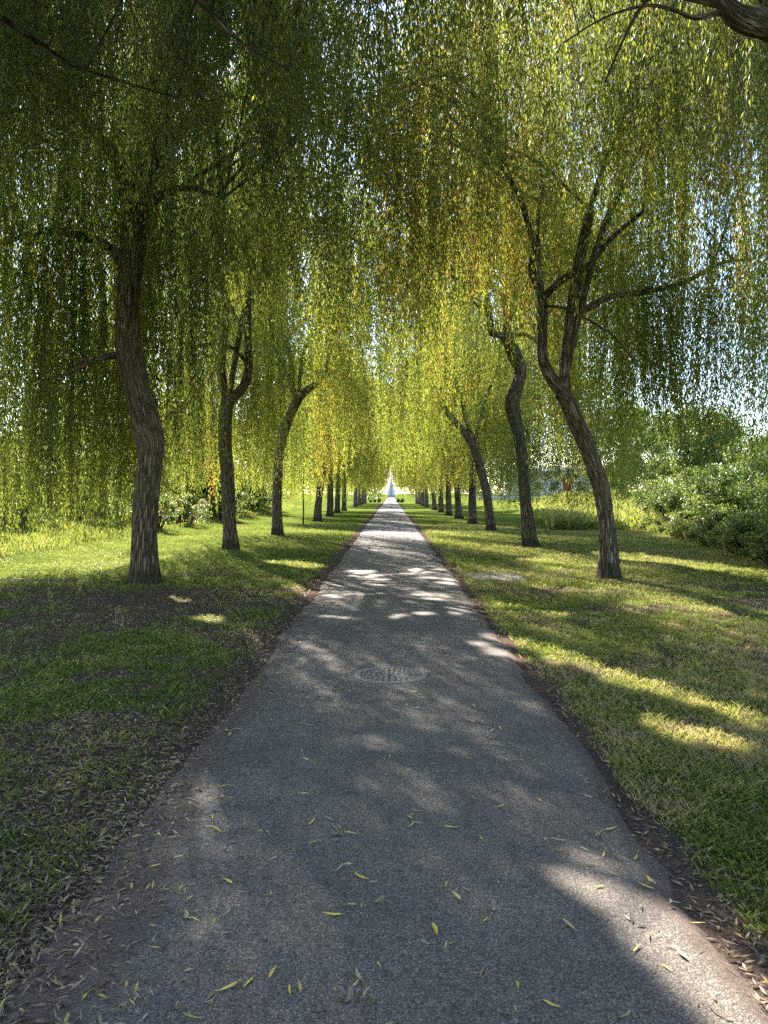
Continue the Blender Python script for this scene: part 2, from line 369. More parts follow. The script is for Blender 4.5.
def make_willow(name, base, trunk, limbs, side, seed, label, group, n_sec=95, per_sec=14, leaf=(0.115, 0.019), per_m=24,
                zin=3.7, zout=1.3, ztr_front=6.2, ztr_back=2.6, top=12.2, rad=(4.9, 4.9), crown_c=(0, 0), gaps=(), warm=0.0, n_auto=6, jit=0.45, spread=0.2, zmid=None, outer=1.0, zcore=None, topn=450, curtains=(), inner=1.0):
    """trunk, limbs: lists of local points (x,y,z,r). side=-1: path lies to the right (+x)."""
    rg = np.random.default_rng(seed)
    root = empty(name, base, label, "tree", group)
    tl = catmull(trunk, 5)
    tb = Tubes().add(tl, 22, wob=0.13, flare=0.42, seed=seed)
    obj("trunk", tb.mesh("trunk"), M["bark"], root)
    limb_lines = [catmull(l, 5) for l in limbs]
    n_traced = len(limb_lines)
    # continuing limbs from the ends of trunk and heavy traced limbs
    ends = [tl[-1]] + [l[-1] for l in limb_lines if l[-1][2] > 4.5 and l[-1][3] > 0.028]
    cx, cy = crown_c
    for i in range(n_auto):
        e = ends[i % len(ends)]
        a = 2 * np.pi * (i + rg.random() * 0.6) / n_auto
        rr = 1.5 + 1.7 * rg.random()
        tgt = np.array((cx + math.cos(a) * rr * rad[0] / 4.5, cy + math.sin(a) * rr * rad[1] / 4.5, top - 0.6 - 2.6 * rg.random()))
        d = tgt - e[:3]
        r0 = min(e[3] * 0.72, 0.085)
        m1 = e[:3] + d * 0.33 + np.array((rg.normal() * .25, rg.normal() * .25, 0.45))
        m2 = e[:3] + d * 0.68 + np.array((rg.normal() * .25, rg.normal() * .25, 0.5))
        limb_lines.append(catmull([(*e[:3], r0), (*m1, r0 * .75), (*m2, r0 * .5), (*tgt, r0 * .28)], 5))
    # secondary arching branches
    pool = np.vstack([np.c_[l[len(l) // 3:], np.full(len(l) - len(l) // 3, k)] for k, l in enumerate(limb_lines)])
    sec = [[] for _ in limb_lines]
    anchors, tints, dirs = [], [], []
    for s in range(n_sec):
        a = rg.random() * 2 * np.pi
        q = math.sqrt(rg.random() * 0.96 + 0.04)
        x, y = cx + math.cos(a) * q * rad[0], cy + math.sin(a) * q * rad[1]
        z = 6.0 + (top - 6.0) * (1 - 0.66 * q ** 2.4) * (0.72 + 0.33 * rg.random())
        tgt = np.array((x, y, z))
        dd = np.linalg.norm((pool[:, :3] - tgt) * (1, 1, 0.8), axis=1) + np.where(pool[:, 2] > z + 0.3, 2.5, 0) + rg.random(len(pool)) * 0.8
        p = pool[np.argmin(dd)]
        d = tgt - p[:3]; ln = np.linalg.norm(d)
        hz = unit(np.array((x - cx * .5, y - cy * .5, 0.0)) + 1e-6)
        mid = p[:3] + d * 0.5 + np.array((0, 0, 0.22 * ln + 0.1))
        end = tgt + hz * 0.45 - np.array((0, 0, 0.5))
        r0 = min(p[3] * 0.7, 0.012 + 0.011 * ln)
        line = catmull([(*p[:3], r0), (*mid, r0 * .75), (*tgt, r0 * .5), (*end, r0 * .25)], 4)
        sec[int(p[4])].append(line)
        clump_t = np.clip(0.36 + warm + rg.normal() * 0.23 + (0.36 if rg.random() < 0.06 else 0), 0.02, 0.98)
        skip = any((x - g[0]) ** 2 + (y - g[1]) ** 2 < g[2] ** 2 for g in gaps)
        ns = int(per_sec * (0.55 + 0.9 * rg.random()))
        if outer > 1 and (x * side) > 0.5 and y > -1.5: ns = int(ns * outer)
        if inner < 1 and (x * side) < -2.2: ns = int(ns * inner)
        if skip: ns = ns // 12
        jb = rg.normal() * jit
        for _ in range(ns):
            f = 0.25 + 0.75 * rg.random() ** 0.8
            b = line[min(int(f * (len(line) - 1)), len(line) - 1), :3]
            o = rg.normal(size=3) * (spread, spread, 0.05)
            anchors.append(np.append(b + o, jb)); tints.append(np.clip(clump_t + rg.normal() * 0.05, 0, 1))
            an = math.atan2(hz[1], hz[0]) + rg.normal() * 0.8
            dirs.append((math.cos(an), math.sin(an)))
    lp = np.vstack([l[len(l) // 4:] for l in limb_lines])
    lp = lp[lp[:, 2] > 6.6]
    for p in lp[rg.integers(0, len(lp), topn)] if len(lp) else ():
        o = rg.normal(size=3) * (.55, .55, .35)
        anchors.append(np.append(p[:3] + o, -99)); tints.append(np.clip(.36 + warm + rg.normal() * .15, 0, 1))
        an = rg.random() * 6.28; dirs.append((math.cos(an), math.sin(an)))
    for x0, x1, y0, y1, nn, z0, z1, wt in curtains:  # wt: leaf tint, mostly raised to paint in the yellow of sunlit shoots
        # drapes of shoots hanging from thin arching branchlets, gathered in tails
        for _ in range(nn // 7):
            ax, ay = x0 + (x1 - x0) * rg.random(), y0 + (y1 - y0) * rg.random()
            zt, zl, ct = z0 + 1.6 * rg.random(), z1 + .55 * rg.normal(), np.clip(wt + rg.normal() * .12, 0, 1)
            for _ in range(7):
                o = rg.normal(size=3) * (.17, .17, .3)
                anchors.append((ax + o[0], ay + o[1], zt + o[2], -200 - max(.7, zl + abs(rg.normal()) * .4))); tints.append(np.clip(ct + rg.normal() * .05, 0, 1))
                an = rg.random() * 6.28; dirs.append((math.cos(an), math.sin(an)))
    def zbot(A):
        if A[3] < -150: return -A[3] - 200
        if A[3] < -50: return A[2] - .9 - 1.6 * rg.random()
        u = A[0] * side           # + = outwards from the path
        v = A[1]
        inn = sstep(-1.6, -2.8, u); outw = sstep(1.5, 3.2, u) * (1 - sstep(-.2, 1.0, v)) + sstep(0.15, 1.1, u) * sstep(-.2, 1.0, v)
        ztr = ztr_front + (ztr_back - ztr_front) * sstep(-0.5, 1.5, v)
        z = ztr * (1 - inn) * (1 - outw) + zin * inn + zout * outw
        if zmid is not None:
            f = sstep(-.25, -.7, u) * (1 - sstep(-2.9, -3.5, u))
            z = z * (1 - f) + max(z, zmid) * f
        if zcore is not None and u < -3.6: z = max(z, zcore)
        return max(.9, z + A[3]) + abs(rg.normal()) * 0.35 + (1.2 * rg.random() if rg.random() < 0.3 else 0)
    A = np.array(anchors)
    class V4(np.ndarray): pass
    def zb(a): return zbot(a)
    arr = strands_from2(A, zb, rg, leaf[0], leaf[1], per_m, tints, dirs)
    if label:
        km = open_mask(arr[0], base, rg); arr = [q_[km] for q_ in arr]
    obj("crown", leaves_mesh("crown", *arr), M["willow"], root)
    CROWN_STATS.append((name, len(arr[0])))
    for k, l in enumerate(limb_lines):
        t = Tubes().add(l, 9 if l[0][3] > 0.06 else 7, wob=0.08 if l[0][3] > .05 else 0, seed=seed + k)
        for s2 in sec[k]: t.add(s2, 5)
        obj("limb", t.mesh("limb"), M["bark"], root)
    return root

def strands_from2(A, zb, rg, ll, lw, per_m, tints, dirs):
    return strands_from([a[:3] for a in A], _Z(A, zb), rg, ll, lw, per_m, tints, dirs)
class _Z:
    def __init__(s, A, f): s.A, s.f, s.i = A, f, -1
    def __call__(s, a):
        s.i += 1
        return s.f(s.A[s.i])

def traced(d, base_px, pts, dy=None):
    """pixel trace (px, py, width_px[, dy]) at distance d -> local points relative to the trunk's base"""
    b = W(base_px[0], base_px[1], d); b[2] = 0
    out = []
    for p in pts:
        dd = d + (p[3] if len(p) > 3 else 0)
        w = W(p[0], p[1], dd) - b
        out.append((w[0], w[1], w[2], p[2] / F * dd / 2))
    return b, out

LEFT, RIGHT = "willows lining the left side of the path", "willows lining the right side of the path"

# nearest left tree in view
d = 14.6
b, tr = traced(d, (144, 584.5), [(144, 588, 27), (144, 575, 26), (144, 545, 25.5), (146, 503, 25), (150.5, 455, 24.5), (149, 435, 27), (136.5, 385, 26), (130.5, 351, 26), (129, 318, 24), (131, 278, 24), (134.5, 239, 24.5), (138, 200, 23), (139, 172, 20)])
_, l1 = traced(d, (144, 584.5), [(122, 356, 8), (105, 357, 7, -.2), (85, 365, 5, -.4), (60, 377, 3, -.5)])
_, l2 = traced(d, (144, 584.5), [(128, 268, 14), (113, 250, 11, .3), (85, 238, 9, .5), (50, 231, 7, .6), (15, 240, 5, .7), (-30, 262, 3, .8)])
_, l3 = traced(d, (144, 584.5), [(137, 205, 18), (120, 165, 14, -.5), (85, 120, 11, -1.0), (40, 75, 8, -1.5), (5, 30, 5, -1.8)])
_, l4 = traced(d, (144, 584.5), [(140, 185, 17), (165, 150, 13, .4), (200, 120, 10, .9), (240, 95, 8, 1.3), (290, 100, 5, 1.6)])
_, l5 = traced(d, (144, 584.5), [(140, 215, 10), (165, 196, 8, -.5), (190, 190, 6, -.9), (225, 200, 4, -1.2)])
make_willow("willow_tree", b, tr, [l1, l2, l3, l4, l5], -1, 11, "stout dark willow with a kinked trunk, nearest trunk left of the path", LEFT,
            n_sec=190, per_sec=19, per_m=32, leaf=(0.138, 0.021), ztr_front=7.2, ztr_back=2.4, zout=1.0, zin=5.0, zmid=6.0, outer=1.0, inner=.65, topn=900, warm=-.10, curtains=((-3.9, -.3, .8, 4.6, 330, 5.0, 1.1, .5), (-3.6, -.9, -1.5, 1.0, 100, 6.2, 2.6, .35)), crown_c=(0.75, 0.3), rad=(4.5, 5.0), top=12.8, jit=.6, gaps=())  # negative warm puts the shade of the canopy overhead into the leaf tint

d = 23.5
b, tr = traced(d, (231, 550), [(231, 553, 16), (230, 540, 14.5), (229, 526, 13.3), (227.5, 471, 13.5), (225, 444, 13.3), (225.5, 417, 13), (229, 398, 13)])
_, l1 = traced(d, (231, 550), [(229, 402, 11), (223, 385, 9.5), (222, 362, 8.5), (225, 335, 8), (226, 307, 7, .2), (222, 270, 6, .3)])
_, l2 = traced(d, (231, 550), [(230, 402, 11), (240, 391, 9.5), (247, 380, 9), (249, 362, 8), (248, 329, 7.5, -.2), (249, 294, 6.5, -.3), (256, 262, 5, -.5)])
_, l3 = traced(d, (231, 550), [(247, 363, 4.5), (238, 353, 4, -.3), (228, 347, 3.6, -.5), (203, 345, 3.2, -.8), (185, 356, 2.8, -1.0), (171, 374, 2, -1.1)])
_, l4 = traced(d, (231, 550), [(247, 332, 4), (238, 320, 3.4, .2), (229, 302, 3, .3), (215, 285, 2, .4)])
make_willow("willow_tree", b, tr, [l1, l2, l3, l4], -1, 23, "willow with a forked Y-shaped trunk, second trunk along the left row", LEFT,
            n_sec=130, per_sec=20, per_m=21, jit=.65, spread=.17, leaf=(0.12, 0.028), ztr_front=6.6, ztr_back=3.0, zout=1.4, zin=4.2, zmid=5.0, inner=.75, curtains=((-2.9, -.5, -2.0, 2.5, 210, 5.2, 2.2, .62), (-.6, 1.0, 1.6, 4.2, 130, 5.0, 1.7, .6)), crown_c=(1.0, 0.2), rad=(4.0, 4.7), warm=0.05, gaps=((2.5, 2.5, 1.3), (2.9, -2.8, .9), (4.4, -.5, .8)))

d = 31.8
b, tr = traced(d, (277, 535), [(277, 537, 12), (277, 528, 11), (277, 503, 10), (278, 469, 10), (281.5, 439, 10.5), (290, 415, 10), (298, 399, 10)])
_, l1 = traced(d, (277, 535), [(297, 401, 8.5), (306, 391, 8), (315, 385, 7.5), (325, 371, 6.5, -.3), (330, 352, 5.5, -.5), (334, 325, 4, -.6)])
_, l2 = traced(d, (277, 535), [(297, 401, 7), (293, 388, 6), (292, 368, 5, .3), (287, 340, 4, .5)])
make_willow("willow_tree", b, tr, [l1, l2], -1, 31, "slim willow with a smoothly curved trunk leaning over the left lawn edge", LEFT,
            n_sec=105, per_sec=17, per_m=18, jit=.7, spread=.16, leaf=(0.135, 0.033), ztr_front=5.4, ztr_back=2.4, curtains=((-2.5, .5, .8, 4.2, 170, 5.0, 1.7, .55),), zout=1.5, zin=3.7, crown_c=(0.8, 0.2), rad=(4.3, 4.5), warm=0.12, gaps=((3.0, -3, 1.4), (3.0, 2., 1.1), (-1.5, -2.5, .8)))

# right row, three traced trees
d = 15.55
b, tr = traced(d, (609.5, 578.5), [(609.5, 582, 22), (609, 570, 19), (608.5, 556, 18), (607, 537, 17.2), (605, 517, 16.6), (602.5, 498, 17), (599.5, 484, 17), (591, 458.6, 16.6), (583, 439, 17), (574, 419.5, 17), (566, 400, 16.5), (560, 392, 15)])
_, l1 = traced(d, (609.5, 578.5), [(563, 396, 13.5), (555, 385, 12.5), (548, 375, 12), (542, 361, 11), (541, 340, 10.5), (541.5, 302, 10.5), (540, 294, 9)])
_, l2 = traced(d, (609.5, 578.5), [(565, 397, 11), (564, 378, 9.5), (562, 361, 9, .1), (569, 336, 9.5, .2), (574, 317, 9, .3), (575, 300, 8.5, .3), (580, 262, 7, .4), (590, 215, 5, .5)])
_, l3 = traced(d, (609.5, 578.5), [(541.5, 300, 9), (534, 282, 8), (530, 268, 7, -.1), (532, 250, 6, -.2), (520, 205, 5, -.5), (500, 165, 3.5, -.8)])
_, l4 = traced(d, (609.5, 578.5), [(541.5, 301, 8), (553, 288, 7.5, -.2), (567.5, 277.5, 7, -.4), (585, 269, 6.5, -.6), (610, 240, 5, -.9), (640, 215, 4, -1.2)])
_, l5 = traced(d, (609.5, 578.5), [(575, 314, 8, .3), (587, 309, 7, .4), (609, 298, 6.5, .7), (634, 295, 6, .9), (680, 285, 5, 1.2), (716, 266, 4, 1.5), (750, 262, 2.5, 1.7)])
_, l6 = traced(d, (609.5, 578.5), [(545, 308, 3.2, -.1), (557, 308, 3, -.4), (570, 313, 2.6, -.6), (590, 323, 2.4, -.8), (616, 341, 2, -1.), (640, 372, 1.4, -1.1)])
make_willow("willow_tree", b, tr, [l1, l2, l3, l4, l5, l6], 1, 53, "dark willow leaning left with a high double fork, nearest trunk right of the path", RIGHT,
            n_sec=175, per_sec=18, per_m=32, leaf=(0.138, 0.021), ztr_front=6.9, ztr_back=1.8, zout=1.9, zin=5.0, zmid=5.8, outer=1.1, inner=.5, curtains=((.5, 2.2, .8, 4.6, 110, 5.2, 2.2, .45), (2.4, 4.0, -1.0, 4.0, 130, 5.6, 2.2, .42)), crown_c=(-0.8, 0.3), rad=(4.5, 5.0), top=12.8, jit=.6, gaps=((2.6, 1.6, .5), (-6, 1.5, .5)), warm=0.12)

d = 24.9
b, tr = traced(d, (530, 546.5), [(530.5, 549, 17), (529.5, 538, 14), (527, 519, 12.6), (524.2, 491.5, 12), (522, 464, 12), (518.3, 437, 12.6), (513, 415, 13.6), (511.5, 401, 14), (516, 387.5, 14), (519, 371, 13), (513.5, 355, 13), (506.5, 338, 11.5)])
_, l1 = traced(d, (530, 546.5), [(507, 340, 8), (498, 336, 7.5, -.1), (491, 333, 7, -.2), (488.5, 316, 6, -.3), (484, 285, 4.5, -.4)])
_, l2 = traced(d, (530, 546.5), [(507, 341, 9), (506, 328, 8.5), (506, 316, 8), (505, 285, 6.5, .2), (508, 250, 5, .3)])
_, l3 = traced(d, (530, 546.5), [(509, 338, 5), (516, 336, 4.5, -.2), (525, 335.5, 4, -.4), (538, 345, 3, -.6)])
_, l4 = traced(d, (530, 546.5), [(508, 337, 4), (516, 330, 3.5, .2), (525, 324, 3, .3), (540, 312, 2, .5)])
make_willow("willow_tree", b, tr, [l1, l2, l3, l4], 1, 67, "willow with a sinuous S-shaped trunk, second trunk along the right row", RIGHT,
            n_sec=130, per_sec=18, per_m=21, jit=.65, spread=.17, leaf=(0.12, 0.028), ztr_front=6.9, ztr_back=2.0, zout=.9, zin=4.4, zmid=5.2, inner=.75, curtains=((.3, 1.9, .4, 4.2, 160, 5.0, 1.3, .5), (1.9, 3.6, -1, 4, 120, 5.2, 1.7, .5)), crown_c=(-0.8, 0.4), rad=(4.2, 4.7), warm=0.05, gaps=((-4.2, 1.0, 1.1), (-3.2, -3.2, .9), (-3.4, 3.6, .8)))

d = 35.2
b, tr = traced(d, (491, 531), [(491, 533, 10.5), (490.5, 523, 9), (487, 497, 8.5), (479, 464, 8.5), (472.5, 446, 8.5)])
_, l1 = traced(d, (491, 531), [(473, 447, 7.5), (462, 430, 7), (450, 417, 6.5), (442, 404, 6), (437, 379, 5, -.2), (430, 345, 4, -.3)])
_, l2 = traced(d, (491, 531), [(473, 447, 5.5), (469, 432, 5), (465, 417, 4.6, .2), (460, 393, 4, .3), (454, 368, 3.5, .4), (452, 340, 3, .5)])
make_willow("willow_tree", b, tr, [l1, l2], 1, 71, "slender willow leaning towards the path with thin split limbs, third along the right row", RIGHT,
            n_sec=105, per_sec=16, per_m=18, jit=.7, spread=.16, leaf=(0.135, 0.033), ztr_front=5.2, ztr_back=2.8, curtains=((.3, 2.0, .4, 4.2, 130, 5.0, 1.3, .5),), zout=1.6, zin=3.6, crown_c=(-0.8, 0.2), rad=(4.2, 4.5), warm=0.08, gaps=((-4., -2.0, 1.2), (-3.4, 2.2, 1.0)))

# trees beside the camera: trunks stand outside the frame, limbs and hanging shoots reach in
bx = np.array((4.5, 6.6, 0.0))
tr = [(0, 0, -.05, .22), (0, 0, .4, .2), (-.05, 0, 1.6, .19), (-.15, .05, 3.0, .18), (-.25, 0, 4.2, .17)]
def loc(px, py, d, w): 
    p = W(px, py, d) - bx
    return (p[0], p[1], p[2], w / F * d / 2)
l1 = [(-.25, 0, 4.1, .14), loc(840, 75, 6.4, 30), loc(768, 37, 6.2, 27), loc(744, 30, 6.1, 26), loc(728, 23, 6.0, 22), loc(716, 8, 6.0, 18), loc(708, -20, 6.0, 14), loc(690, -70, 6.1, 10)]
l2 = [loc(800, 45, 6.3, 22), loc(768, 12, 6.5, 18), loc(752, -2, 6.6, 16), loc(730, -40, 6.8, 12), loc(690, -90, 7.2, 8)]
l3 = [loc(718, 14, 6.0, 9), loc(690, 8, 6.0, 7), loc(660, 3, 6.1, 5), loc(640, 12, 6.1, 4), loc(620, 46, 6.2, 3), loc(602, 88, 6.2, 2)]
l4 = [loc(716, 20, 6.0, 7), loc(690, 26, 5.9, 5), loc(668, 18, 5.8, 4), loc(640, 14, 5.8, 3), loc(600, 26, 5.8, 2), loc(560, 50, 5.8, 1.5)]
make_willow("willow_tree", bx, tr, [l1, l2, l3, l4], 1, 83, "willow whose thick dark limb reaches in at the top right corner", RIGHT,
            n_sec=160, per_sec=23, per_m=33, leaf=(0.09, 0.0155), ztr_front=6.0, ztr_back=5.6, zout=2.5, zin=4.9, crown_c=(-0.7, 0.0), rad=(4.3, 4.6), warm=0.02, gaps=((-4.2, 3.6, 1.2), (-2.2, 2.6, .8)))
bx = np.array((-4.7, 6.2, 0.0))
tr = [(0, 0, -.05, .22), (0, 0, .4, .2), (.1, 0, 1.6, .19), (.1, .05, 3.0, .18), (.3, 0, 4.6, .17)]
l1 = [(.3, 0, 4.5, .085), loc(-30, 20, 6.6, 9), loc(30, 40, 7.0, 6), loc(70, 66, 7.3, 4.5), loc(120, 84, 7.6, 3.2), loc(180, 102, 7.8, 2)]
l2 = [(.3, 0, 4.5, .10), loc(40, -60, 6.0, 14), loc(110, -30, 6.0, 9), loc(190, 0, 6.0, 6), loc(240, 45, 6.0, 4), loc(290, 75, 6.0, 2)]
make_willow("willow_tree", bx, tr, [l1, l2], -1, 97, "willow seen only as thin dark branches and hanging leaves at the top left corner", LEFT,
            n_sec=160, per_sec=23, per_m=33, leaf=(0.09, 0.0155), ztr_front=6.0, ztr_back=5.6, zout=2.5, zin=5.1, crown_c=(0.7, 0.0), rad=(4.3, 4.6), warm=-.20)  # leaf tint darkened by warm to stand in for shade from foliage above

# farther willows: three kinds, copied along both rows
def far_kind(seed, lean, label, forked):
    rg = np.random.default_rng(seed)
    tr = [(0, 0, -.05, .27), (0, 0, .35, .24), (.02 + lean * .12, 0, 1.5, .215), (lean * .4, .1, 3.0, .20), (lean * .9, 0, 4.4, .19)]
    e = tr[-1]
    limbs = [[(e[0], e[1], e[2] - .1, .14), (e[0] + .5, .1, 5.3, .12), (e[0] + .9, .2, 6.4, .10), (e[0] + 1.0, .3, 7.8, .07)],
             [(e[0], e[1], e[2] - .1, .13), (e[0] - .35, -.2, 5.5, .11), (e[0] - .4, -.3, 6.8, .09), (e[0] - .7, -.4, 8.0, .06)]]
    return make_willow("willow_tree", (0, 0, 0), tr, limbs, -1, seed, label, LEFT, n_sec=85, per_sec=13, per_m=16, leaf=(0.17, 0.040), jit=.75, spread=.16,
                       ztr_front=3.4, ztr_back=2.4, zout=1.6, zin=2.3, zcore=4.8, crown_c=(0.7, 0), rad=(4.2, 4.2), gaps=((3.2, 1.5, 1.1), (2.4, -2.6, 1.0)), top=11.8, warm=0.10)
kinds = [far_kind(101, 0.75, "", True), far_kind(103, 0.25, "", True), far_kind(107, 0.0, "", True)]
used = [False] * 3
far = []
ordl = ["fourth", "fifth", "sixth", "seventh", "eighth", "ninth", "tenth", "eleventh", "twelfth", "thirteenth"]
for i, (px, dd, k) in enumerate([(317.5, 48, 0), (330, 57.5, 2), (337, 66.8, 1), (344, 76.7, 2), (355, 99, 1), (359, 110, 2), (362, 122, 0), (365, 134, 1)]):
    far.append((-1, i, px, dd, k))
for i, (px, dd, k) in enumerate([(472.5, 44, 2), (459, 51.8, 0), (449, 60, 1), (441, 70, 2), (434.5, 80, 0), (427, 95, 1), (423, 105, 2), (420, 116, 1), (417, 129, 0)]):
    far.append((1, i, px, dd, k))
for sd, i, px, dd, k in far:
    if not used[k]: o = kinds[k]; used[k] = True
    else: o = copy_tree(kinds[k])
    o.location = ((px - HX) / F * dd, dd, 0)
    o.rotation_euler = (0, 0, (0 if sd < 0 else math.pi) + random.uniform(-.22, .22))
    s = random.uniform(.94, 1.06); o.scale = (s, s, s * random.uniform(.97, 1.03))
    o["group"] = LEFT if sd < 0 else RIGHT
    nm = "left" if sd < 0 else "right"
    kind = ["leaning", "gently curved", "straight stout"][k]
    o["label"] = f"{kind} distant willow, {ordl[i]} trunk from the camera along the {nm} row"

for sd, dd, k, wd in ((-1, -8.0, 0, "first"), (1, -7.6, 2, "first"), (-1, -16.2, 1, "second"), (1, -15.8, 0, "second")):
    o = copy_tree(kinds[k]); o.location = (sd * 4.6, dd, 0)
    o.rotation_euler = (0, 0, (0 if sd < 0 else math.pi) + random.uniform(-.2, .2)); o.scale = (1, 1, 1)
    o["group"] = LEFT if sd < 0 else RIGHT
    o["label"] = f"{wd} willow behind the camera in the {'left' if sd < 0 else 'right'} row"

# ------------------------------------------------------------------ sapling with a stake at the gap in the left row
d = 41.0
b = W(303, 525.5, d); b[2] = 0
root = empty("sapling", b, "thin young willow sapling standing in the gap of the left row", "tree")
t = Tubes().add(catmull([(0, 0, -.05, .045), (.02, 0, .8, .04), (.0, 0, 1.8, .035), (.05, 0, 3.0, .03), (.02, .0, 4.2, .018)], 4), 8)
obj("trunk", t.mesh("trunk"), M["bark"], root)
rg = np.random.default_rng(5)
A, ti, di = [], [], []
for _ in range(90):
    a = rg.random() * 6.28; rr = rg.random() * 1.0
    A.append((math.cos(a) * rr, math.sin(a) * rr, 4.3 - rr * .9 + rg.random() * .4, 0)); ti.append(.5 + rg.normal() * .1); di.append((math.cos(a), math.sin(a)))
A = np.array(A)
obj("crown", leaves_mesh("crown", *strands_from2(A, lambda a: 1.9 + rg.random() * 1.0, rg, .14, .028, 20, ti, di)), M["willow"], root)

# ------------------------------------------------------------------ ground
PATH_HW = 1.27
def edge_l(y): return -(PATH_HW + 0.09 * (fbm(y * 0.75, y * 0 + 3.3) - .5) * 2 + 0.09 * (fbm(y * 4.1, y * 0 + 9.1) - .5))
def edge_r(y): return (PATH_HW - 0.02 + 0.09 * (fbm(y * 0.8, y * 0 + 23.3) - .5) * 2 + 0.09 * (fbm(y * 3.7, y * 0 + 29.1) - .5))
def ground_z(x, y):
    z = 0.55 * sstep(-8.0, -12.5, x) * sstep(5, 18, y)
    z = z + 1.15 * sstep(9.5, 17.0, x) * sstep(30, 70, y)
    lawn = sstep(1.3, 1.9, np.abs(x))
    z = z + lawn * 0.05 * (fbm(x * .7 + 40, y * .7 + 11) - .45) * (y < 60)
    return z - 0.012 * (1 - lawn)
def dirt_mask(x, y):
    ax = np.abs(x)
    left = x < 0
    wdt = np.where(left, 0.66, 0.30) + 0.34 * (fbm(x * .9 + 3, y * .9 + 8) - .5) * 2
    m = 1 - sstep(0.0, 1.0, (ax - PATH_HW) / np.maximum(wdt, .12))
    # thin worn patches: brown litter under the nearest left tree and by the path's left foot
    p1 = np.exp(-(((x + 3.9) / 2.6) ** 2 + ((y - 12.3) / 1.7) ** 2)) * (0.55 + 0.8 * fbm(x * 1.3, y * 1.3))
    p2 = np.exp(-(((x + 1.75) / 0.55) ** 2 + ((y - 3.2) / 2.0) ** 2)) * (0.55 + .6 * fbm(x * 2.3, y * 2.3))
    p3 = np.exp(-(((x - 3.0) / 2.2) ** 2 + ((y - 13.3) / 1.2) ** 2)) * (0.1 + 0.75 * fbm(x * 1.3 + 9, y * 1.3))
    p4 = np.exp(-(((x - 2.7) / 1.6) ** 2 + ((y - 8.0) / 1.0) ** 2)) * (0.1 + 0.75 * fbm(x * 1.5 + 9, y * 1.5))
    p6 = .95 * np.exp(-(((x + 6.6) / 1.6) ** 2 + ((y - 15.0) / .35) ** 2)) + .95 * np.exp(-(((x - 3.9) / .4) ** 2 + ((y - 7.9) / .3) ** 2))
    p5 = (x < -1.3) * (y < 14) * (.24 + .62 * sstep(.36, .60, fbm(x * 1.1 + 31, y * 1.1 + 17)))
    p7 = (x > 1.2) * (y < 16) * (.10 + .55 * sstep(.50, .68, fbm(x * .9 + 61, y * 1.3 + 47)))
    spots = sstep(0.60, 0.78, fbm(x * .8 + 50, y * .8 + 20)) * 0.6 * (y < 22)
    return np.clip(np.maximum.reduce([m, p1, p2, p3, p4, p5, p6, p7, spots]), 0, 1)
xs = np.concatenate([-np.geomspace(900, 14, 22), np.arange(-13.6, 13.6, 0.16), np.geomspace(14, 900, 22)])
ys = np.concatenate([[-60, -30, -14, -6, -2], np.arange(0, 30, 0.16), np.arange(30, 60, .5), np.geomspace(60, 1600, 26)])
gx, gy = np.meshgrid(xs, ys, indexing='ij')
V = np.stack([gx, gy, ground_z(gx, gy)], -1).reshape(-1, 3)
ni, nj = gx.shape
i, j = np.meshgrid(np.arange(ni - 1), np.arange(nj - 1), indexing='ij')
q = np.stack([i * nj + j, (i + 1) * nj + j, (i + 1) * nj + j + 1, i * nj + j + 1], -1).reshape(-1, 4)
me = mesh_np("ground", V, q, attrs={"dirt": dirt_mask(V[:, 0], V[:, 1])}, smooth=True)
tag(obj("ground", me, M["ground"]), kind="structure")

# path sheet with ragged edges
ys = np.concatenate([np.arange(-8, 40, 0.10), np.arange(40, 120, .5), np.geomspace(120, 420, 24)])
el, er = edge_l(ys), edge_r(ys)
fr = np.array([0, .03, .06, .09, .12, .15, .18, .22, .26, .36, .5, .64, .74, .78, .82, .85, .88, .91, .94, .97, 1.0])
PX = el[:, None] * (1 - fr) + er[:, None] * fr
crown_h = 0.012 + 0.02 * (1 - (2 * fr - 1) ** 2)
crown_h[[0, -1]] = -0.015
V = np.stack([PX, np.repeat(ys[:, None], len(fr), 1), np.repeat(crown_h[None], len(ys), 0)], -1).reshape(-1, 3)
nj = len(fr); ni = len(ys)
i, j = np.meshgrid(np.arange(ni - 1), np.arange(nj - 1), indexing='ij')
q = np.stack([i * nj + j, i * nj + j + 1, (i + 1) * nj + j + 1, (i + 1) * nj + j], -1).reshape(-1, 4)
ed = np.minimum(V[:, 0] - np.repeat(el, nj), np.repeat(er, nj) - V[:, 0])
lw = np.where(V[:, 0] < 0, 0.26 + 0.26 * np.exp(-((V[:, 1] - 3.2) / 1.5) ** 2), 0.16) * (.6 + .9 * fbm(V[:, 0] * 1.7 + 5, V[:, 1] * 1.7))
pd = np.clip(1 - ed / lw, 0, 1) ** .9 * 1.25
tag(obj("path", mesh_np("path", V, q, attrs={"dirt": pd}, smooth=True), M["asphalt"]), kind="structure")
def path_z(x): return 0.012 + 0.02 * (1 - min(1, abs(x) / PATH_HW) ** 2)

